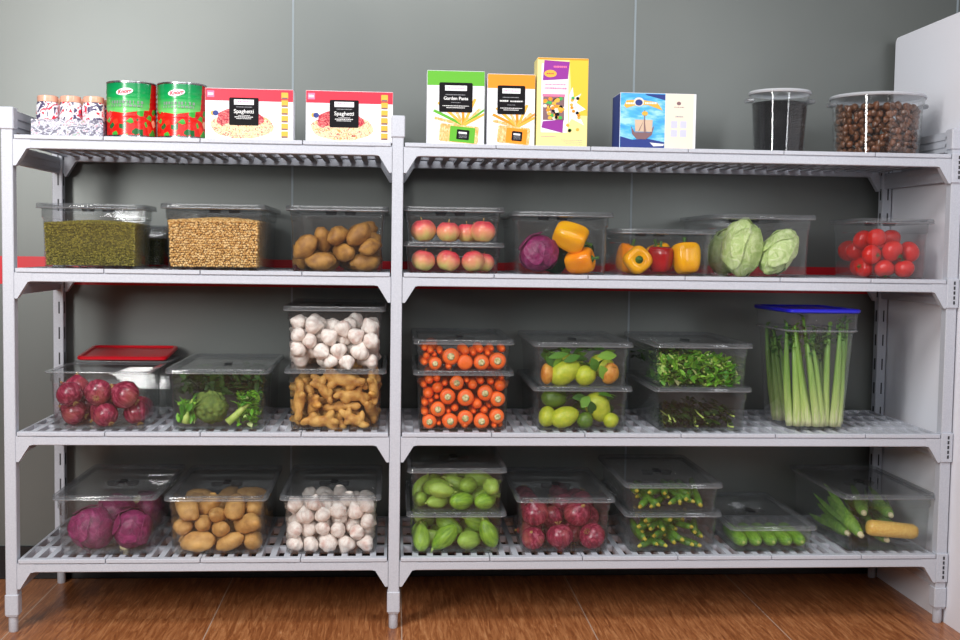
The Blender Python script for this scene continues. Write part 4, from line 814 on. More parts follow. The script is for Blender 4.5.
pep(PO, xc+.073, .085, z2+.046, (math.radians(80), 0, math.radians(65)), (.95, .95, .98), 'orange yellow bell pepper lying under another beside the purple cabbage')
pep(PY, xc+.042, .085, z2+.120, (0, math.radians(112), -.2), (1.08, 1.08, 1.14), 'yellow bell pepper on top of another beside the purple cabbage')
pep(PG, xc+.000, .190, z2+.062, (.2, .2, .3), 1.05, 'dark green bell pepper behind the yellow peppers, left')
pep(PG, xc+.085, .195, z2+.064, (.1, -.2, 1.2), 1.05, 'dark green bell pepper behind the yellow peppers, right')

# leaves helper
def leafblade(b, p, d, L, W_, up=Vector((0, 0, 1)), curl=.3, n=5):
    d = d.normalized(); s = d.cross(up); 
    if s.length < .1: s = Vector((1, 0, 0))
    s.normalize(); nrm = s.cross(d); vs = []; fs = []
    for k in range(n):
        t = k/(n-1); w_ = W_*math.sin(math.pi*min(.98, max(.03, t)))**.8; c_ = p+d*(L*t)-nrm*(curl*L*t*t)
        vs += [tuple(c_-s*w_+nrm*w_*.3), tuple(c_), tuple(c_+s*w_+nrm*w_*.3)]
    for k in range(n-1):
        o = 3*k; fs += [(o, o+1, o+4, o+3), (o+1, o+2, o+5, o+4)]
    b.add(vs, fs)
def leafstuff(name, mat, box, n, L, W_, label, seed, dirf=None, cat='leaves', kind='stuff', stems=0, stemmat='palestalk', topf=None):
    r = random.Random(seed); b = MB(); x0, x1, y0, y1, za, zc = box
    for k in range(n):
        p = Vector((r.uniform(x0, x1), r.uniform(y0, y1), 0)); zt = zc if not topf else za+(zc-za)*topf((p.x-x0)/(x1-x0), (p.y-y0)/(y1-y0)); p.z = r.uniform(za, zt)
        d = dirf(r) if dirf else Vector((r.uniform(-1, 1), r.uniform(-1, .4), r.uniform(-.3, 1)))
        q = p+d.normalized()*L
        q = Vector((max(x0, min(x1, q.x)), max(y0, min(y1, q.y)), max(za, min(zc, q.z)))); d = q-p
        if d.length < L*.3: continue
        leafblade(b, p, d, d.length, W_*r.uniform(.7, 1.2), Vector((r.uniform(-.6, .6), r.uniform(-.6, .6), 1)), r.uniform(-.1, .3))
    o = b.build(name, mat, smooth=True); tag(o, label, cat, None, kind)
    if stems:
        b = MB()
        for k in range(stems):
            x_, y_ = r.uniform(x0, x1), r.uniform(y0, y0+(y1-y0)*.25); zt = zc if not topf else za+(zc-za)*topf((x_-x0)/(x1-x0), .1)
            p = Vector((x_, y_, r.uniform(za, zt*.96+za*.04)))
            b.tube([p, p+Vector((r.uniform(-.01, .01), .03, r.uniform(-.004, .012))), p+Vector((r.uniform(-.02, .02), .07, r.uniform(0, .02)))], [.0035, .003, .002], 6)
        s = fixn(b.build('cut_stems', stemmat, o, smooth=True)); s['kind'] = 'stuff'
    return o
xc = X['her']
leafstuff('leafy_greens', 'brightleaf', (xc-.128, xc+.128, YF+.036, YF+.30, z3+H15+.010, z3+H15+.005+.105), 1300, .034, .009, 'bright green leafy greens with pale cut stems facing out, upper container', 3, stems=110, topf=lambda u, v: (.98 if u < .6 else .98-.8*(u-.6))*(1 if v > .1 else .95), cat='leafy greens')
leafstuff('leafy_greens', 'darkleaf', (xc-.145, xc-.02, YF+.10, YF+.48, z3+H15+.06, z3+H15+.125), 260, .09, .007, 'long dark green leaves trailing to the back of the upper greens container', 5, dirf=lambda r: Vector((r.uniform(-.2, .2), 1, r.uniform(-.1, .3))), cat='leafy greens')
leafstuff('leafy_greens', 'darkleaf', (xc-.120, xc+.125, YF+.045, YF+.42, z3+.008, z3+.068), 420, .07, .007, 'dark green leafy stalks lying in the nearly empty lower container', 6, dirf=lambda r: Vector((r.uniform(-.3, .3), 1, r.uniform(-.1, .2))), stems=14, cat='leafy greens', topf=lambda u, v: .45+.5*u)
xc = X['broc']
leafstuff('leafy_greens', 'darkleaf', (xc-.13, xc+.13, YF+.10, YF+.44, z3+.09, z3+.172), 420, .05, .012, 'dark green leaves heaped at the top back of the broccoli container', 7, cat='leafy greens')
leafstuff('frilly_greens', 'brightleaf', (xc-.128, xc-.075, YF+.04, YF+.14, z3+.012, z3+.085), 110, .03, .006, 'frilly bright green leaves at the left of the broccoli container', 8, dirf=lambda r: Vector((r.uniform(-.5, .5), r.uniform(-.2, .3), 1)), cat='leafy greens')
leafstuff('frilly_greens', 'brightleaf', (xc+.055, xc+.126, YF+.045, YF+.16, z3+.010, z3+.115), 200, .028, .008, 'frilly bright green leaves at the right of the broccoli container', 9, cat='leafy greens')
def stalkroot(label, pts, rads, tips):
    b = MB().tube(pts, rads, 10); o = fixn(b.build('leafy_stalk', 'palestalk', smooth=True)); tag(o, label, 'vegetable')
    b = MB()
    for p, d, L in tips: leafblade(b, Vector(p), Vector(d), L, .007)
    b.build('leaf', 'brightleaf', o, smooth=True); return o
a = Vector((xc-.104, YF+.050, z3+.018))
stalkroot('pale green stalk with rooted end at the left of the broccoli container', [a, a+Vector((.004, 0, .02)), a+Vector((.010, .005, .045)), a+Vector((.02, .01, .075))], [.012, .011, .006, .003], [(a+Vector((.008, .003, .03)), (.4*sx, .1, 1), .06) for sx in (-1.5, -.6, .3, 1.2, 2)])
a = Vector((xc+.028, YF+.050, z3+.020))
stalkroot('pale green stalk slanting right beside the broccoli head', [a, a+Vector((.025, .005, .022)), a+Vector((.05, .01, .048)), a+Vector((.07, .01, .06))], [.013, .011, .009, .006], [(a+Vector((.05, .005, .045)), (sx, .1, 1), .05) for sx in (-1, -.2, .5, 1.4)])

# yellow green fruit with leaves
def fruit(label, x, y, z, ax, rot, mat='citrus', sd=0, grp=None, tip=True):
    def g(q): return Vector((q.x*ax[0]*(1+.0), q.y*ax[1]*(1-.12*q.x), q.z*ax[2]*(1-.12*q.x)))*(1+.04*noise.noise(q*3+Vector((sd, 0, 0))))
    o = inst('green_fruit' if mat.startswith('citrus') else 'orange_fruit', proto_mesh(sphere_mesh((1, 1, 1), 26, 16, g), mat, 'green_fruit'), (x, y, z), rot, 1, label, 'fruit', grp)
    b = MB().lathe([(.001, 0), (.003, .0005), (.0025, .005), (.003, .006), (.001, .0065)], 8, Matrix.Translation((ax[0]*.97, 0, 0)) @ Matrix.Rotation(math.pi/2, 4, 'Y')); fixn(b.build('stem', 'stem', o, smooth=True)); return o
xc = X['pap']; zu = z3+H15+.005
fruit('large yellow green oval fruit leaning in the upper fruit container', xc-.052, YF+.075, zu+.046, (.056, .038, .038), (0, -.55, 0), sd=1)
fruit('small rounded yellow green fruit right of the large one, upper container', xc+.016, YF+.070, zu+.036, (.037, .034, .033), (0, -.2, .4), sd=2)
fruit('orange fruit at the left edge of the upper fruit container', xc-.110, YF+.070, zu+.040, (.022, .026, .034), (0, 0, 0), 'orangefr', sd=3)
fruit('orange brown fruit at the right of the upper fruit container', xc+.098, YF+.070, zu+.042, (.028, .026, .036), (0, .3, 0), 'orangefr', sd=4)
fruit('yellow green fruit resting at the back of the upper fruit container', xc-.02, YF+.165, zu+.060, (.05, .04, .038), (0, .2, .3), sd=5)
fruit('yellow green fruit half hidden at the back right, upper container', xc+.085, YF+.160, zu+.058, (.045, .04, .038), (0, .2, -.3), sd=6)
fruit('yellow green oval fruit at the front of the lower fruit container', xc-.050, YF+.068, z3+.040, (.048, .034, .034), (0, -.35, 0), sd=7)
fruit('yellow green fruit at the left edge of the lower fruit container', xc-.105, YF+.085, z3+.038, (.030, .036, .034), (0, .2, 0), sd=8)
fruit('dark green fruit resting on top at the left of the lower container', xc-.082, YF+.105, z3+.095, (.043, .034, .030), (0, .15, .1), 'citrusdk', sd=9)
fruit('large yellow green fruit standing in the right of the lower container', xc+.062, YF+.085, z3+.070, (.052, .040, .040), (0, 1.1, 0), sd=10)
fruit('small yellow fruit at the front right corner, lower container', xc+.102, YF+.065, z3+.030, (.026, .026, .025), (0, -.2, .2), sd=11)
fruit('small green fruit at the front middle of the lower container', xc+.016, YF+.062, z3+.031, (.029, .026, .026), (0, -1.2, .2), 'citrusdk', sd=12)
for q, zb_ in (('upper', zu), ('lower', z3)):
    leafstuff('fruit_leaves', 'leaf', (xc-.11, xc+.12, YF+.06, YF+.30, zb_+.045, zb_+(.115 if q == 'upper' else .118)), 46 if q == 'upper' else 34, .06, .016, 'broad green leaves lying among the fruit in the %s fruit container' % q, 21+len(q)+(q == 'lower'), cat='leaves')
# front leaves placed by hand
lb = MB(); 
for p, d, L, w_ in [((xc-.11, YF+.05, zu+.095), (1, .1, .25), .07, .012), ((xc-.06, YF+.045, zu+.082), (1, .1, .45), .06, .013), ((xc+.03, YF+.045, zu+.095), (.5, .1, -1), .05, .017), ((xc+.05, YF+.05, zu+.10), (1, .1, .1), .07, .016), ((xc+.06, YF+.045, zu+.07), (.5, .1, -1), .055, .018), ((xc+.0, YF+.045, z3+.075), (.6, .1, .8), .045, .018), ((xc+.03, YF+.04, z3+.095), (.2, .1, -1), .045, .016), ((xc-.03, YF+.05, z3+.105), (1, .1, .1), .05, .012)]:
    leafblade(lb, Vector(p), Vector(d), L, w_, Vector((0, -1, .3)))
tag(lb.build('fruit_leaves', 'leaf', smooth=True), 'green leaves pressed against the front of the fruit containers', 'leaves', None, 'stuff')

# baby zucchini with yellow flower tips
ZU = simple(lambda b: b.tube([(0, .0, 0), (0, .012, 0), (.001, .04, .001), (.003, .075, .002), (.006, .11, .006)], [.0075, .0105, .012, .011, .007], 10), 'okra', 'baby_zucchini')
ZF = simple(lambda b: (b.lathe([(.001, -.012), (.0045, -.010), (.0062, -.003), (.006, .003), (.001, .006)], 9, Matrix.Rotation(-math.pi/2, 4, 'X'), rmod=lambda a, z: 1+.2*math.cos(4*a))), 'flower', 'flower_tip')
for key, zb, zo, hh, q in (('okrU', z4+.131, .131, .088, 'upper'), ('okrL', z4, 0, .122, 'lower')):
    pts = [(x/1000, .052, z/1000-zo) for x, y, z, r in HAND[key]]
    for k in range(14 if q == 'upper' else 26): pts.append((rc.uniform(-.11, .11), rc.uniform(.07, .22), rc.uniform(.015, hh-.03)))
    for k, (x, y, z) in enumerate(pts):
        z = max(.016, min(hh-.02, z)); x = max(-.118, min(.122, x)); fr = k < len(HAND[key])
        rz = rc.uniform(-.5, .7) if x < 0 else rc.uniform(-.2, .9)
        lo_, hi_ = max(-.9, (x-.118)/.12), min(.9, (x+.118)/.12); rz = rc.uniform(lo_, hi_)
        inst('baby_zucchini', ZU, (X['okr']+x, YF+y, zb+z), (rc.uniform(-.05, .25) if z < hh*.6 else -.1, 0, rz), rc.uniform(.9, 1.15), 'green baby zucchini with yellow flower tip in the %s of the two zucchini containers' % q, 'zucchini', 'baby zucchini in the %s container' % q, (('flower_tip', ZF),))
# cucumbers
for k, (x, y, z, r) in enumerate(HAND['cuc']):
    def g(q, r=r, k=k): return Vector((q.x*.0235*(1+.06*noise.noise(q*5+Vector((k, 0, 0)))), q.y*.115, q.z*.0215))
    vs, fs = sphere_mesh((1, 1, 1), 22, 20, None)
    pts = []
    for p in vs:
        s_, y_, u_ = p; t = abs(u_); rr = (1-t**4)**.5 if t < 1 else 0; h_ = math.hypot(s_, y_) or 1
        pts.append((s_/h_*.0238*rr*(1+.03*math.sin(6*math.atan2(y_, s_)+k)) if rr else 0, u_*.115, y_/h_*.0238*rr if rr else 0))
    me = proto_mesh((pts, fs), 'cucumber', 'cucumber')
    xx_ = (-.090, -.041, .009, .058, .106)[k]
    o = inst('cucumber', me, (X['cuc']+xx_, YF+.030+.118, z4+.029), (0, rc.uniform(-1, 1), rc.uniform(-.03, .03)), 1, ['green cucumber at the left end of the row of five', 'green cucumber, second from left of the row of five', 'green cucumber in the middle of the row of five', 'green cucumber, fourth from left of the row of five', 'green cucumber at the right end of the row of five'][k], 'cucumber')
    t_ = MB().lathe([(.001, -.118), (.004, -.1175), (.006, -.113), (.005, -.110)], 8, Matrix.Rotation(-math.pi/2, 4, 'X')); fixn(t_.build('blossom_end', 'palestalk', o, smooth=True))
# corn
xc = X['corn']
def cob(label, p, q, r, husk=True, mat='corn'):
    p, q = Vector(p), Vector(q); L = (q-p).length; T = Matrix.Translation(p) @ (q-p).to_track_quat('Z', 'Y').to_matrix().to_4x4()
    b = MB()
    if husk:
        b.lathe([(.1*r, 0), (.55*r, .004), (.95*r, L*.25), (r, L*.5), (.8*r, L*.75), (.35*r, L*.95), (.1*r, L)], 20, rmod=lambda a, z: 1+.05*math.sin(5*a+z*20))
        o = fixn(b.build('corn_cob', 'cornhusk', smooth=True)); o.matrix_world = T; tag(o, label, 'corn')
        lv = MB()
        for k in range(5):
            a = k*1.26; leafblade(lv, Vector((r*.6*math.cos(a), r*.6*math.sin(a), L*.2)), Vector((.15*math.cos(a), .15*math.sin(a), 1)), L*.9, r*.5, Vector((math.cos(a), math.sin(a), 0)), .02)
        l_ = lv.build('husk_leaf', 'cornhusk', o, smooth=True)
        e_ = MB().lathe([(.001, -.012), (.35*r, -.012), (.4*r, 0), (.5*r, .006)], 12); fixn(e_.build('stalk_end', 'cabstub', o, smooth=True))
    else:
        prof = [(.25*r, 0), (.8*r, .004), (r, .015), (r*1.0, L*.5), (.95*r, L-.02), (.7*r, L-.005), (.2*r, L)]
        b.lathe(prof, 24, rmod=lambda a, z: 1+.03*math.cos(12*a)); o = fixn(b.build('corn_cob', 'corn', smooth=True)); o.matrix_world = T; tag(o, label, 'corn')
    return o
cob('bare yellow corn cob lying across the front of the corn container', (xc-.058, YF+.058, z4+.073), (xc+.120, YF+.060, z4+.055), .0265, False)
cob('green husked corn cob with pale cut end, slanting to the front left', (xc-.078, YF+.060, z4+.048), (xc-.100, YF+.30, z4+.125), .024)
cob('green husked corn cob lying at the left of the corn container', (xc-.095, YF+.13, z4+.036), (xc-.098, YF+.36, z4+.045), .022)
cob('green husked corn cob lying under the bare yellow cob', (xc+.02, YF+.075, z4+.026), (xc+.03, YF+.33, z4+.04), .022)
cob('green husked corn cob at the back right of the corn container', (xc+.085, YF+.13, z4+.040), (xc+.07, YF+.40, z4+.05), .024)
cob('green husked corn cob on top of the others at the back', (xc-.03, YF+.15, z4+.100), (xc+.04, YF+.40, z4+.105), .023)
cob('green husked corn cob beside the topmost one at the back right', (xc+.06, YF+.14, z4+.095), (xc+.10, YF+.38, z4+.10), .022)

# celery bunches
def celery(label, base, top, n, spread, sd, h0=.02):
    r = random.Random(sd); base, top = Vector(base), Vector(top); b = MB(); lf = MB()
    for k in range(n):
        a = 2.4*k; rad = .006+.020*math.sqrt(k/n); L = Vector((math.cos(a), math.sin(a), 0))
        tz = r.uniform(.78, 1.0); p0 = L*rad*.8; tv = (top-base)*tz+L*spread*r.uniform(.5, 1.1); m1 = p0+(tv-p0)*.35+L*.006; m2 = p0+(tv-p0)*.7+L*.005
        b.tube([p0, p0+Vector((0, 0, .02))+L*.004, m1, m2, tv], [.014, .015, .0125, .009, .004], 8, flat=.7)
        for j in range(16):
            d = Vector((r.uniform(-1, 1), r.uniform(-1, 1), r.uniform(-.2, 1))); s_ = p0+(tv-p0)*r.uniform(.8, 1.02)
            leafblade(lf, s_, d, r.uniform(.018, .03), r.uniform(.005, .009))
    o = fixn(b.build('celery_bunch', 'celery', smooth=True)); o.location = base; tag(o, label, 'celery')
    # keep the leaves inside the container
    loc = []
    for v_ in lf.v:
        w_ = Vector(v_)+base; w_.x = max(2.592-.113, min(2.592+.113, w_.x)); w_.y = max(.04+.010, min(.04+.285, w_.y)); w_.z = min(z3+.382, w_.z); loc.append(tuple(w_-base))
    lf.v = loc; lf.build('leaves', 'leaf', o, smooth=True); return o
celery('celery bunch leaning left in the front middle of the tall container', (2.590, .115, z3+.010), (2.530, .105, z3+.372), 6, .028, 1)
celery('celery bunch at the front right of the tall container', (2.650, .118, z3+.010), (2.655, .11, z3+.372), 6, .034, 2)
celery('celery bunch at the front left with a pale base', (2.528, .125, z3+.010), (2.500, .12, z3+.366), 6, .020, 3)
celery('celery bunch at the back left of the tall container', (2.524, .262, z3+.010), (2.494, .30, z3+.345), 8, .020, 4)
celery('celery bunch at the back right of the tall container', (2.645, .235, z3+.010), (2.65, .27, z3+.340), 8, .022, 5)

# ---------------------------------------------------------------- top shelf goods
z1 = Z[1]+.0005
def textmesh(body, size, mat, parent, loc, name='lettering', rz=0, bold=0, bend=None, italic=0):
    cu = bpy.data.curves.new(name, 'FONT'); cu.body = body; cu.size = size; cu.align_x = 'CENTER'; cu.align_y = 'CENTER'; cu.extrude = .0001; cu.offset = bold; cu.shear = italic
    o = bpy.data.objects.new(name, cu); sc.collection.objects.link(o)
    me = bpy.data.meshes.new_from_object(o.evaluated_get(bpy.context.evaluated_depsgraph_get())); bpy.data.objects.remove(o)
    me.materials.clear(); me.materials.append(MT[mat].m)
    R = Matrix.Rotation(math.pi/2, 4, 'X')
    for v_ in me.vertices:
        p = R @ v_.co; p = Matrix.Rotation(rz, 3, 'Y') @ p; p += Vector(loc)
        if bend:
            a = p.x/bend; d = bend-p.y*0+(-p.y); p = Vector(((bend+.0006)*math.sin(a), -(bend+.0006)*math.cos(a), p.z))
        v_.co = p
    return link(name, me, parent)
def flat(parent, name, mat, poly, lay=1):
    # thin printed patch on a box front (y=0 plane of the box, facing -y)
    e = .0003*lay; b = MB().prism([tuple(p) for p in poly], -e, -e+.00025)
    return fixn(b.build(name, mat, parent))
def R_(x0, x1, z0, z1_): return [(x0, z0), (x1, z0), (x1, z1_), (x0, z1_)]
def rr_(x0, x1, z0, z1_, r=.004, rz=0):
    c = [(p[0], p[1]) for p in rrect(x0, x1, z0, z1_, 0, r)]
    if rz:
        mx, mz = (x0+x1)/2, (z0+z1_)/2; c = [(mx+(x-mx)*math.cos(rz)-(z-mz)*math.sin(rz), mz+(x-mx)*math.sin(rz)+(z-mz)*math.cos(rz)) for x, z in c]
    return c
def oval(cx, cz, rx, rz_, n=28, wob=0, sd=0): return [(cx+rx*math.cos(2*math.pi*i/n)*(1+wob*math.sin(5*i+sd)), cz+rz_*math.sin(2*math.pi*i/n)*(1+wob*math.sin(4*i+sd))) for i in range(n)]
def carton(name, x, y, W_, D_, H_, mat, label, cat, rz=0, group=None):
    e = empty(name, (x, y, z1), rz); b = MB().box(-W_/2, W_/2, 0, D_, 0, H_, bev=.0012)
    kid(e, fixn(b.build('carton', mat))); tag(e, label, cat, group); return e
def strokes(parent, x0, x1, z, n, mat='ink_white', h=.0016, seed=0, lay=3):
    r = random.Random(seed); b = MB(); x = x0; e = .0003*lay
    while x < x1:
        w_ = r.uniform(.0015, .005); b.box(x, min(x+w_, x1), -e, -e+.0002, z-h/2, z+h/2); x += w_+.0012
    return fixn(b.build('small_print', mat, parent))
# spaghetti boxes
def spag(x, label, rz):
    W_, H_ = .272, .160
    e = carton('spaghetti_box', x, .045, W_, .07, H_, 'card_white', label, 'box', rz)
    flat(e, 'red_band', 'card_red', R_(-W_/2+.0008, W_/2-.0008, H_*.76, H_-.0012))
    s = MB().box(W_/2-.0002, W_/2+.0003, .001, .069, .001, H_*.999); 
    flat(e, 'pasta_picture', 'ink_pasta', oval(-.022, .045, .098, .040, 30, .03), 1)
    flat(e, 'sauce_picture', 'ink_sauce', oval(-.030, .066, .072, .034, 26, .06, 2), 2)
    flat(e, 'pasta_front', 'ink_pasta', [(p[0], p[1]) for p in oval(-.02, .036, .070, .020, 26, .08, 1)], 3)
    k = flat(e, 'name_plate', 'ink_black', rr_(-.062, .029, .046, .132), 4)
    flat(e, 'logo_panel', 'card_white', R_(-.047, .014, .110, .126), 5); strokes(e, -.036, .004, .120, 1, 'ink_pink', .003, 2, 6)
    strokes(e, -.040, .008, .103, 1, 'ink_grey', .0022, 3, 5); textmesh('Spaghetti', .0170, 'ink_white', e, (-.0165, -.0020, .089), bold=.0002)
    strokes(e, -.034, .002, .0765, 1, 'ink_white', .0016, 4, 5); strokes(e, -.045, .012, .072, 1, 'ink_white', .0026, 5, 5); strokes(e, -.040, .006, .067, 1, 'ink_white', .0020, 6, 5)
    flat(e, 'corner_mark', 'ink_pink', R_(-.130, -.108, .132, .152), 2); strokes(e, -.127, -.111, .142, 1, 'ink_white', .008, 7, 3)
    flat(e, 'round_mark', 'ink_navy', oval(-.104, .083, .009, .008), 3); flat(e, 'round_mark', 'ink_gold', oval(-.113, .083, .006, .007), 2)
    g = MB()
    for q in range(6): g.prism(rr_(.099, .120, .010+q*.024, .010+q*.024+.0205, .002), -.0009, -.0004)
    fixn(g.build('quality_marks', 'ink_gold', e)); g = MB()
    for q in range(6): g.box(.1005, .1185, -.0013, -.0009, .0105+q*.024, .015+q*.024)
    fixn(g.build('mark_bases', 'ink_brown', e)); return e
spag(.724, 'white and red spaghetti box beside the tomato cans', 0)
spag(1.035, 'white and red spaghetti box next to the middle post', .0)
def tall(x, W_, H_, card, label, title, pic, rz, y=.045, nm='pasta_box'):
    e = carton(nm, x, y, W_, .075, H_, 'card_white', label, 'box', rz)
    flat(e, 'colour_band', card, R_(-W_/2+.0008, W_/2-.0008, H_*.80, H_-.0012))
    s = W_/.184
    cxx = W_*.08
    for q in range(9):
        a = math.radians(160-q*17); L = (.10+.02*(q % 3))*s; ox, oz = W_*.14, H_*.27
        p1 = (ox+L*math.cos(a), oz+L*math.sin(a)*.62)
        nx, nz = -math.sin(a)*.0045, math.cos(a)*.0045
        poly = [(ox+nx, oz+nz), (ox-nx, oz-nz), (min(W_/2-.001, p1[0]-nx), p1[1]-nz), (min(W_/2-.001, p1[0]+nx), p1[1]+nz)]
        fixn(MB().prism(poly, -.0005-.00003*q, -.0003).build('noodle_print', ['ink_pasta_o', 'card_green' if card == 'card_green' and q % 2 else 'card_orange', 'ink_gold'][q % 3], e))
    flat(e, 'package_picture', 'ink_pasta_o', rr_(-W_*.28, W_*.40, H_*.03, H_*.27, .006, -.08), 3)
    flat(e, 'package_band', card, rr_(-W_*.10, W_*.34, H_*.035, H_*.245, .003, -.08), 4)
    flat(e, 'package_plate', 'ink_black', rr_(W_*.02, W_*.24, H_*.07, H_*.205, .003, -.08), 5)
    flat(e, 'package_logo', 'card_white', rr_(W_*.055, W_*.20, H_*.15, H_*.175, .001, -.08), 6)
    for q in range(3): strokes(e, W_*.06, W_*.20, H_*(.135-q*.018), 1, 'ink_grey', .0016, q, 6)
    flat(e, 'name_plate', 'ink_black', rr_(-W_*.29, W_*.29, H_*.44, H_*.84, .005), 5)
    flat(e, 'logo_panel', 'card_white', R_(-W_*.19, W_*.19, H_*.73, H_*.80), 6); strokes(e, -W_*.15, W_*.15, H_*.765, 1, 'ink_pink', .003, 8, 7)
    strokes(e, -W_*.18, W_*.16, H_*.675, 1, 'ink_grey', .0024, 3, 6); (textmesh(title, .0145*s, 'ink_white', e, (0, -.0023, H_*.625), bold=.0002) if title else (strokes(e, -W_*.24, -W_*.06, H_*.625, 1, 'ink_white', .0050, 41, 6), strokes(e, -W_*.02, W_*.24, H_*.622, 1, 'ink_white', .0042, 42, 6)))
    strokes(e, -W_*.08, W_*.08, H_*.57, 1, 'ink_grey', .0018, 4, 6); strokes(e, -W_*.23, W_*.23, H_*.525, 1, 'ink_white', .0022, 5, 6); strokes(e, -W_*.16, W_*.16, H_*.50, 1, 'ink_white', .0022, 6, 6)
    return e
tall(1.369, .182, .232, 'card_green', 'white pasta box with a green top band', 'Garden Pasta', None, 0)
tall(1.545, .152, .226, 'card_orange', 'white noodle box with an orange top band', '', None, 0, nm='noodle_box')
# tall yellow box
W_, H_ = .163, .280
e = carton('snack_box', 1.708, .040, W_, .09, H_, 'card_lemon', 'tall yellow box with a purple snack pack picture', 'box', 0)
flat(e, 'yellow_side_print', 'card_yellow', [(.035, .10), (.081, .10), (.081, H_-.0012), (.020, H_-.0012), (.025, .2)], 1)
flat(e, 'top_band_print', 'card_orange', R_(-W_/2+.001, W_/2-.001, H_-.006, H_-.0012), 2)
flat(e, 'white_glow_print', 'card_white', [(.022, .165), (.032, .19), (.036, .155), (.06, .17), (.045, .14), (.075, .12), (.05, .11), (.07, .07), (.03, .09), (.022, .075)], 1.6)
flat(e, 'pack_picture', 'card_white', rr_(-.068, .018, .045, .262, .003), 2)
flat(e, 'pack_top', 'ink_purple', [(-.064, .208), (.016, .214), (.021, .268), (-.060, .272)], 3)
flat(e, 'pack_bottom', 'ink_purple', [(-.066, .060), (.002, .044), (.004, .086), (-.062, .080)], 3)
flat(e, 'pack_logo', 'ink_gold', oval(-.040, .230, .020, .0115), 4); strokes(e, -.052, -.030, .230, 1, 'ink_red', .004, 2, 5)
strokes(e, -.030, .012, .252, 1, 'ink_pink', .006, 9, 4)
strokes(e, -.058, .010, .196, 1, 'ink_pink', .004, 3, 3); strokes(e, -.058, .014, .184, 1, 'ink_pink', .006, 4, 3)
flat(e, 'pack_window', 'ink_brown', R_(-.062, .006, .084, .158), 3); flat(e, 'pack_window_trim', 'ink_pink', R_(-.064, .008, .158, .166), 3)
r = random.Random(3)
for mat_, nn in (('ink_gold', 16), ('ink_black', 10), ('ink_green', 7), ('card_orange', 8), ('card_cream', 8)):
    b = MB()
    for q in range(nn):
        x_, z_ = r.uniform(-.057, .001), r.uniform(.089, .153); b.prism(oval(x_, z_, .0065, .0055, 10), -.0013-.0001*q/nn, -.0010)
    for q in range(nn//4+1):
        x_, z_ = r.uniform(.012, .055), r.uniform(.045, .155); b.prism(oval(x_, z_, .0055, .005, 10), -.0012, -.0009)
    fixn(b.build('fruit_print', mat_, e))
for q in range(3): strokes(e, -.004+q*.008, .066, .022-q*.006, 1, 'ink_grey', .0016, q+20, 2)
strokes(e, -.066, -.02, .032, 1, 'ink_pink', .002, 30, 2)
# blue ship box
W_, H_ = .247, .177
e = carton('ship_box', 2.018, .042, W_, .13, H_, 'card_white', 'white box with a blue sailing ship picture', 'box', 0)
xl = -W_/2
flat(e, 'ship_panel', 'ink_sky', R_(xl+.001, xl+.146, .002, H_-.0012), 1)
flat(e, 'side_panel', 'card_cream', R_(xl+.146, W_/2-.008, .002, H_-.0012), 1)
flat(e, 'sea', 'ink_navy', [(xl+.002, .003), (xl+.145, .003), (xl+.145, .022), (xl+.09, .032), (xl+.04, .028), (xl+.002, .038)], 2)
flat(e, 'blue_corner', 'ink_navy', [(xl+.085, .170), (xl+.145, .155), (xl+.145, .173), (xl+.08, .174)], 2)
flat(e, 'hull', 'ink_brown', [(xl+.036, .072), (xl+.048, .052), (xl+.098, .052), (xl+.112, .076), (xl+.104, .044), (xl+.085, .030), (xl+.055, .030), (xl+.040, .046)], 3)
flat(e, 'sail', 'ink_tan', [(xl+.050, .054), (xl+.104, .054), (xl+.106, .092), (xl+.048, .092)], 4)
flat(e, 'mast', 'ink_brown', R_(xl+.078, xl+.081, .05, .122), 5); flat(e, 'rigging', 'ink_brown', [(xl+.079, .094), (xl+.086, .05), (xl+.083, .05)], 5); flat(e, 'rigging', 'ink_brown', [(xl+.079, .094), (xl+.060, .056), (xl+.063, .056)], 5)
flat(e, 'flag', 'ink_gold', oval(xl+.080, .112, .010, .007, 12), 6)
flat(e, 'banner', 'ink_gold', [(xl+.012, .136), (xl+.02, .128), (xl+.055, .139), (xl+.09, .139), (xl+.138, .122), (xl+.128, .136), (xl+.118, .148), (xl+.06, .156), (xl+.02, .152)], 3)
flat(e, 'banner_medallion', 'card_cream', oval(xl+.060, .148, .017, .014), 4); flat(e, 'banner_medallion', 'ink_navy', oval(xl+.060, .146, .012, .010), 5)
strokes(e, xl+.018, xl+.044, .143, 1, 'ink_white', .006, 5, 5); strokes(e, xl+.080, xl+.118, .145, 1, 'ink_white', .006, 6, 5)
flat(e, 'white_wave', 'ink_white', [(xl+.098, .020), (xl+.144, .016), (xl+.142, .010), (xl+.110, .008)], 4)
for q in range(4): flat(e, 'pale_square', 'ink_lilac', rr_(xl+.166+(q % 2)*.030, xl+.186+(q % 2)*.030, .040+(q//2)*.028, .062+(q//2)*.028, .002), 2)
strokes(e, xl+.180, xl+.205, .104, 1, 'ink_grey', .004, 8, 2); flat(e, 'crest', 'ink_brown', oval(xl+.190, .146, .007, .006, 12), 2); strokes(e, xl+.175, xl+.208, .134, 1, 'ink_brown', .002, 9, 2)
s = MB().box(-W_/2-.0004, -W_/2+.0001, .002, .128, .002, H_-.002); fixn(s.build('dark_side_print', 'ink_navy', e))
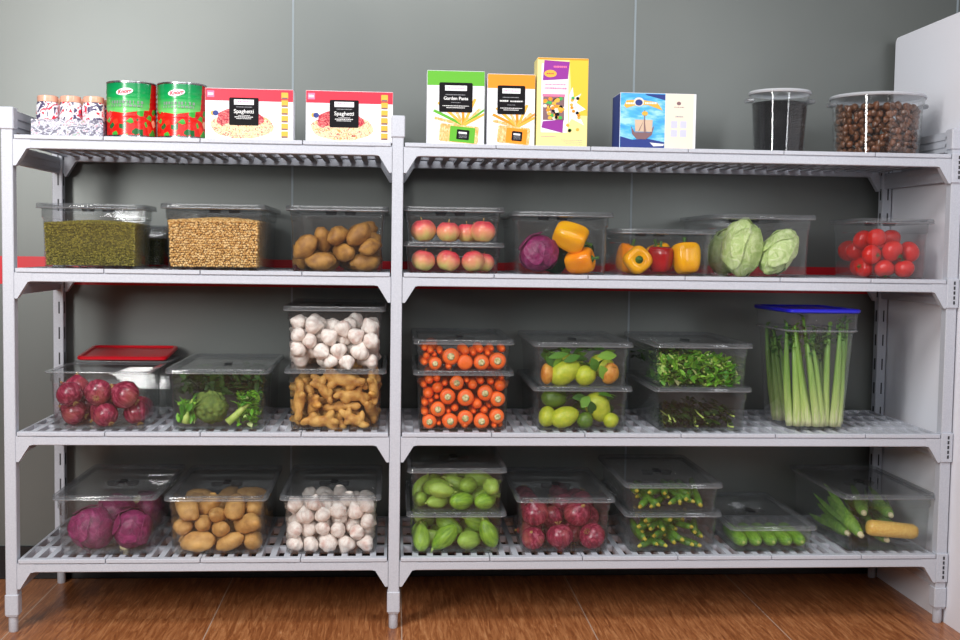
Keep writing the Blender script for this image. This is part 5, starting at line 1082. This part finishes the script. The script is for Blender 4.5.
# tomato cans
can = empty('tomato_can', (.352, .100, z1)); R0 = .0755
prof = [(.0, .0), (R0-.003, 0), (R0+.001, .002), (R0+.001, .005), (R0-.001, .007)]
pb = [(R0-.001, .007), (R0-.001, .168), (R0+.001, .170), (R0+.001, .173), (R0-.003, .174), (R0-.004, .171), (0.001, .171)]
b = MB().lathe(prof+pb, 48, caps=False); kid(can, autosmooth(fixn(b.build('can_body', 'tin')), 35))
lab_prof = []
for k in range(33):
    z_ = .008+.159*k/32; lab_prof.append((R0+.0004+(.0009*math.cos(k*math.pi/1.5) if 8 < k < 28 else 0), z_))
b = MB().lathe(lab_prof, 64, caps=False); kid(can, autosmooth(fixn(b.build('label', 'canlabel')), 60))
def curvedpatch(name, mat, cx_, cz, poly_n, rx, rz_, rot, lay):
    pts = [(cx_+rx*math.cos(t)*math.cos(rot)-rz_*math.sin(t)*math.sin(rot), cz+rx*math.cos(t)*math.sin(rot)+rz_*math.sin(t)*math.cos(rot)) for t in [2*math.pi*i/poly_n for i in range(poly_n)]]
    rr = R0+.0015+.0004*lay; vs = [(0, 0, 0)]; vs = [(rr*math.sin(cx_/rr), -rr*math.cos(cx_/rr), cz)]
    fs = []; rings = 5
    for j in range(1, rings+1):
        for x_, z_ in pts:
            a = cx_+(x_-cx_)*j/rings; c_ = cz+(z_-cz)*j/rings; vs.append((rr*math.sin(a/rr), -rr*math.cos(a/rr), c_))
    n = poly_n
    for i in range(n): fs.append((0, 1+i, 1+(i+1) % n))
    for j in range(rings-1):
        for i in range(n): q = (i+1) % n; fs.append((1+j*n+i, 1+(j+1)*n+i, 1+(j+1)*n+q, 1+j*n+q))
    o = MB().add(vs, fs).build(name, mat, smooth=True); return o
kid(can, curvedpatch('logo_badge', 'card_white', -.006, .140, 28, .027, .0105, .15, 1))
t_ = textmesh('Knorr', .017, 'card_red', None, (-.006, 0, .140), 'logo_lettering', bend=R0+.0028, italic=.3, rz=-.12, bold=.0004); kid(can, t_)
b = MB()
r = random.Random(8)
x_ = -.050
while x_ < .045:
    w_ = r.uniform(.006, .010)
    for z_, hh in ((.108, .009), (.097, .006)):
        for q in range(3):
            a0, a1 = (x_+w_*q/3)/R0, (x_+w_*(q+.7)/3)/R0; rr = R0+.0022
            if r.random() < .8: b.add([(rr*math.sin(a0), -rr*math.cos(a0), z_-hh/2), (rr*math.sin(a1), -rr*math.cos(a1), z_-hh/2), (rr*math.sin(a1), -rr*math.cos(a1), z_+hh/2), (rr*math.sin(a0), -rr*math.cos(a0), z_+hh/2)], [(0, 1, 2, 3)])
    x_ += w_+.003
kid(can, b.build('pale_lettering', 'ink_grey'))
tag(can, 'green and red tomato can on the left of the pair', 'can')
c2_ = copy_tree(can); c2_.location = (.508, .100, z1); c2_.rotation_euler = (0, 0, .02); tag(c2_, 'green and red tomato can on the right, touching the spaghetti box', 'can')
# jars in a printed tray
tr = empty('printed_tray', (.168, .045, z1)); TW, TD = .218, .165
b = MB().box(-TW/2, TW/2, 0, TD, 0, .003).box(-TW/2, TW/2, 0, .003, .003, .052).box(-TW/2, TW/2, TD-.003, TD, .003, .052).box(-TW/2, -TW/2+.003, .003, TD-.003, .003, .052).box(TW/2-.003, TW/2, .003, TD-.003, .003, .052)
kid(tr, fixn(b.build('tray', 'traylabel'))); tag(tr, 'low printed cardboard tray holding glass jars', 'tray')
jar0 = None; JL = ['small jar with copper lid, front left in the printed tray', 'small jar with copper lid, front middle in the printed tray', 'small jar with copper lid, front right in the printed tray']
for k in range(6):
    x_, y_ = .168-.070+(k % 3)*.070, .045+.042+(k//3)*.075
    if not jar0:
        jar0 = empty('glass_jar', (x_, y_, z1+.0035)); 
        b = MB().lathe([(0, 0), (.028, 0), (.0335, .004), (.0335, .094), (.029, .106), (.027, .108)], 32, caps=False); kid(jar0, autosmooth(fixn(b.build('jar_body', 'jarglass')), 40))
        b = MB().lathe([(.0340, .012), (.0340, .094), (.0305, .104)], 32, caps=False); kid(jar0, b.build('label', 'jarlabel', smooth=True))
        b = MB().lathe([(.025, .104), (.0305, .105), (.031, .107), (.031, .122), (.029, .124), (.001, .123)], 32, rmod=None, caps=False); kid(jar0, autosmooth(fixn(b.build('jar_lid', 'jarlid')), 40))
        j = jar0
    else: j = copy_tree(jar0); j.location = (x_, y_, z1+.0035); j.rotation_euler = (0, 0, k*1.1)
    if k < 3: tag(j, JL[k], 'jar', 'jars in the printed tray')
    else: tag(j, 'small jar with copper lid in the back row of the printed tray', 'jar', 'jars in the back row of the tray')
# clear round tubs
def tub(name, x, y, rt, rb, h, label):
    e = empty(name, (x, y, z1))
    k = .008
    b = MB().lathe([(0, 0), (rb-.004, 0), (rb, .004), (rt-.004, h-.034), (rt, h-.032), (rt+.001, h-.010)], 64, caps=False)
    b.lathe([(rt-.002, h-.010), (rt-.003, h-.033), (rt-.0065, h-.036), (rb-.0025, .006), (rb-.006, .003), (0, .003)], 64, caps=False)
    kid(e, autosmooth(fixn(b.build('tub_body', 'clear')), 40))
    b = MB().lathe([(rt+.001, h-.010), (rt+.006, h-.009), (rt+.008, h-.004), (rt+.005, h+.001), (rt-.004, h+.001), (rt-.008, h-.003), (.002, h-.003)], 64, caps=False)
    kid(e, autosmooth(fixn(b.build('tub_lid', 'white_lid')), 40))
    b = MB()
    for sx in (-1, 1): b.box(sx*(rt+.008)-.012, sx*(rt+.008)+.012, -.022, .022, h-.036, h-.022, bev=.004)
    kid(e, fixn(b.build('tub_handle', 'rim')))
    tag(e, label, 'tub'); return e
tub('round_tub', 2.440, .118, .094, .081, .200, 'tall clear round tub filled with black beans')
tub('round_tub', 2.797, .180, .150, .138, .200, 'wide clear round tub filled with brown chestnuts')
b = MB(); rr0 = lambda z: .0775+(.0885-.0775)*z/.165; rb_ = random.Random(2)
b.lathe([(0, .005), (rr0(0)-.003, .005), (rr0(.15)-.003, .164), (.045, .168), (0.001, .170)], 40, caps=False)
k = 0; z_ = .008
while z_ < .166:
    n = 90
    for i in range(n):
        a = 2*math.pi*(i+.5*(k % 2))/n; R1 = rr0(z_)-.0028
        b.add([(R1*math.cos(a)+v_.x*.0030, R1*math.sin(a)+v_.y*.0030, z_+v_.z*.0028) for v_ in ICO], ICF)
    z_ += .0048; k += 1
o = fixn(b.build('black_beans', 'blackbean', smooth=True)); o.location = (2.440, .118, z1); tag(o, 'black beans filling the tall round tub', 'beans', None, 'stuff')
# chestnuts
CH = [proto_mesh(sphere_mesh((1, 1, 1), 14, 9, lambda q, k=k: Vector((q.x*.0145, q.y*.0125, (q.z*.006 if q.z < 0 else q.z*.012+.002*max(0, q.z-.8)*5)))*(1+.22*noise.noise(q*1.8+Vector((k*3, 0, 0))))), 'chestnut', 'chestnut') for k in range(3)]
rch = random.Random(6); cnt = 0
for k in range(8):
    z_ = .016+k*.0195; R1 = .1375+(.1465-.1375)*z_/.165-.0045-.013; n = 34
    for i in range(n):
        a = 2*math.pi*(i+.5*(k % 2)+rch.uniform(-.3, .3))/n; R3 = R1-rch.uniform(0, .009)
        inst('chestnut', CH[cnt % 3], (2.797+R3*math.cos(a), .180+R3*math.sin(a), z1+z_+rch.uniform(-.004, .005)+(.006 if k == 7 and math.sin(a*3) > 0 else 0)), (rch.uniform(0, 6), rch.uniform(0, 6), rch.uniform(0, 6)), rch.uniform(.84, 1.10), 'glossy brown chestnut in the wide round tub on the top shelf', 'chestnut', 'chestnuts in the round tub'); cnt += 1
for k in range(26):
    rr = .10*math.sqrt((k+.5)/26); a = 2.4*k
    inst('chestnut', CH[k % 3], (2.797+rr*math.cos(a), .180+rr*math.sin(a), z1+.150+rch.uniform(-.004, .008)), (rch.uniform(0, 6), rch.uniform(0, 6), 0), 1, 'glossy brown chestnut in the wide round tub on the top shelf', 'chestnut', 'chestnuts in the round tub')
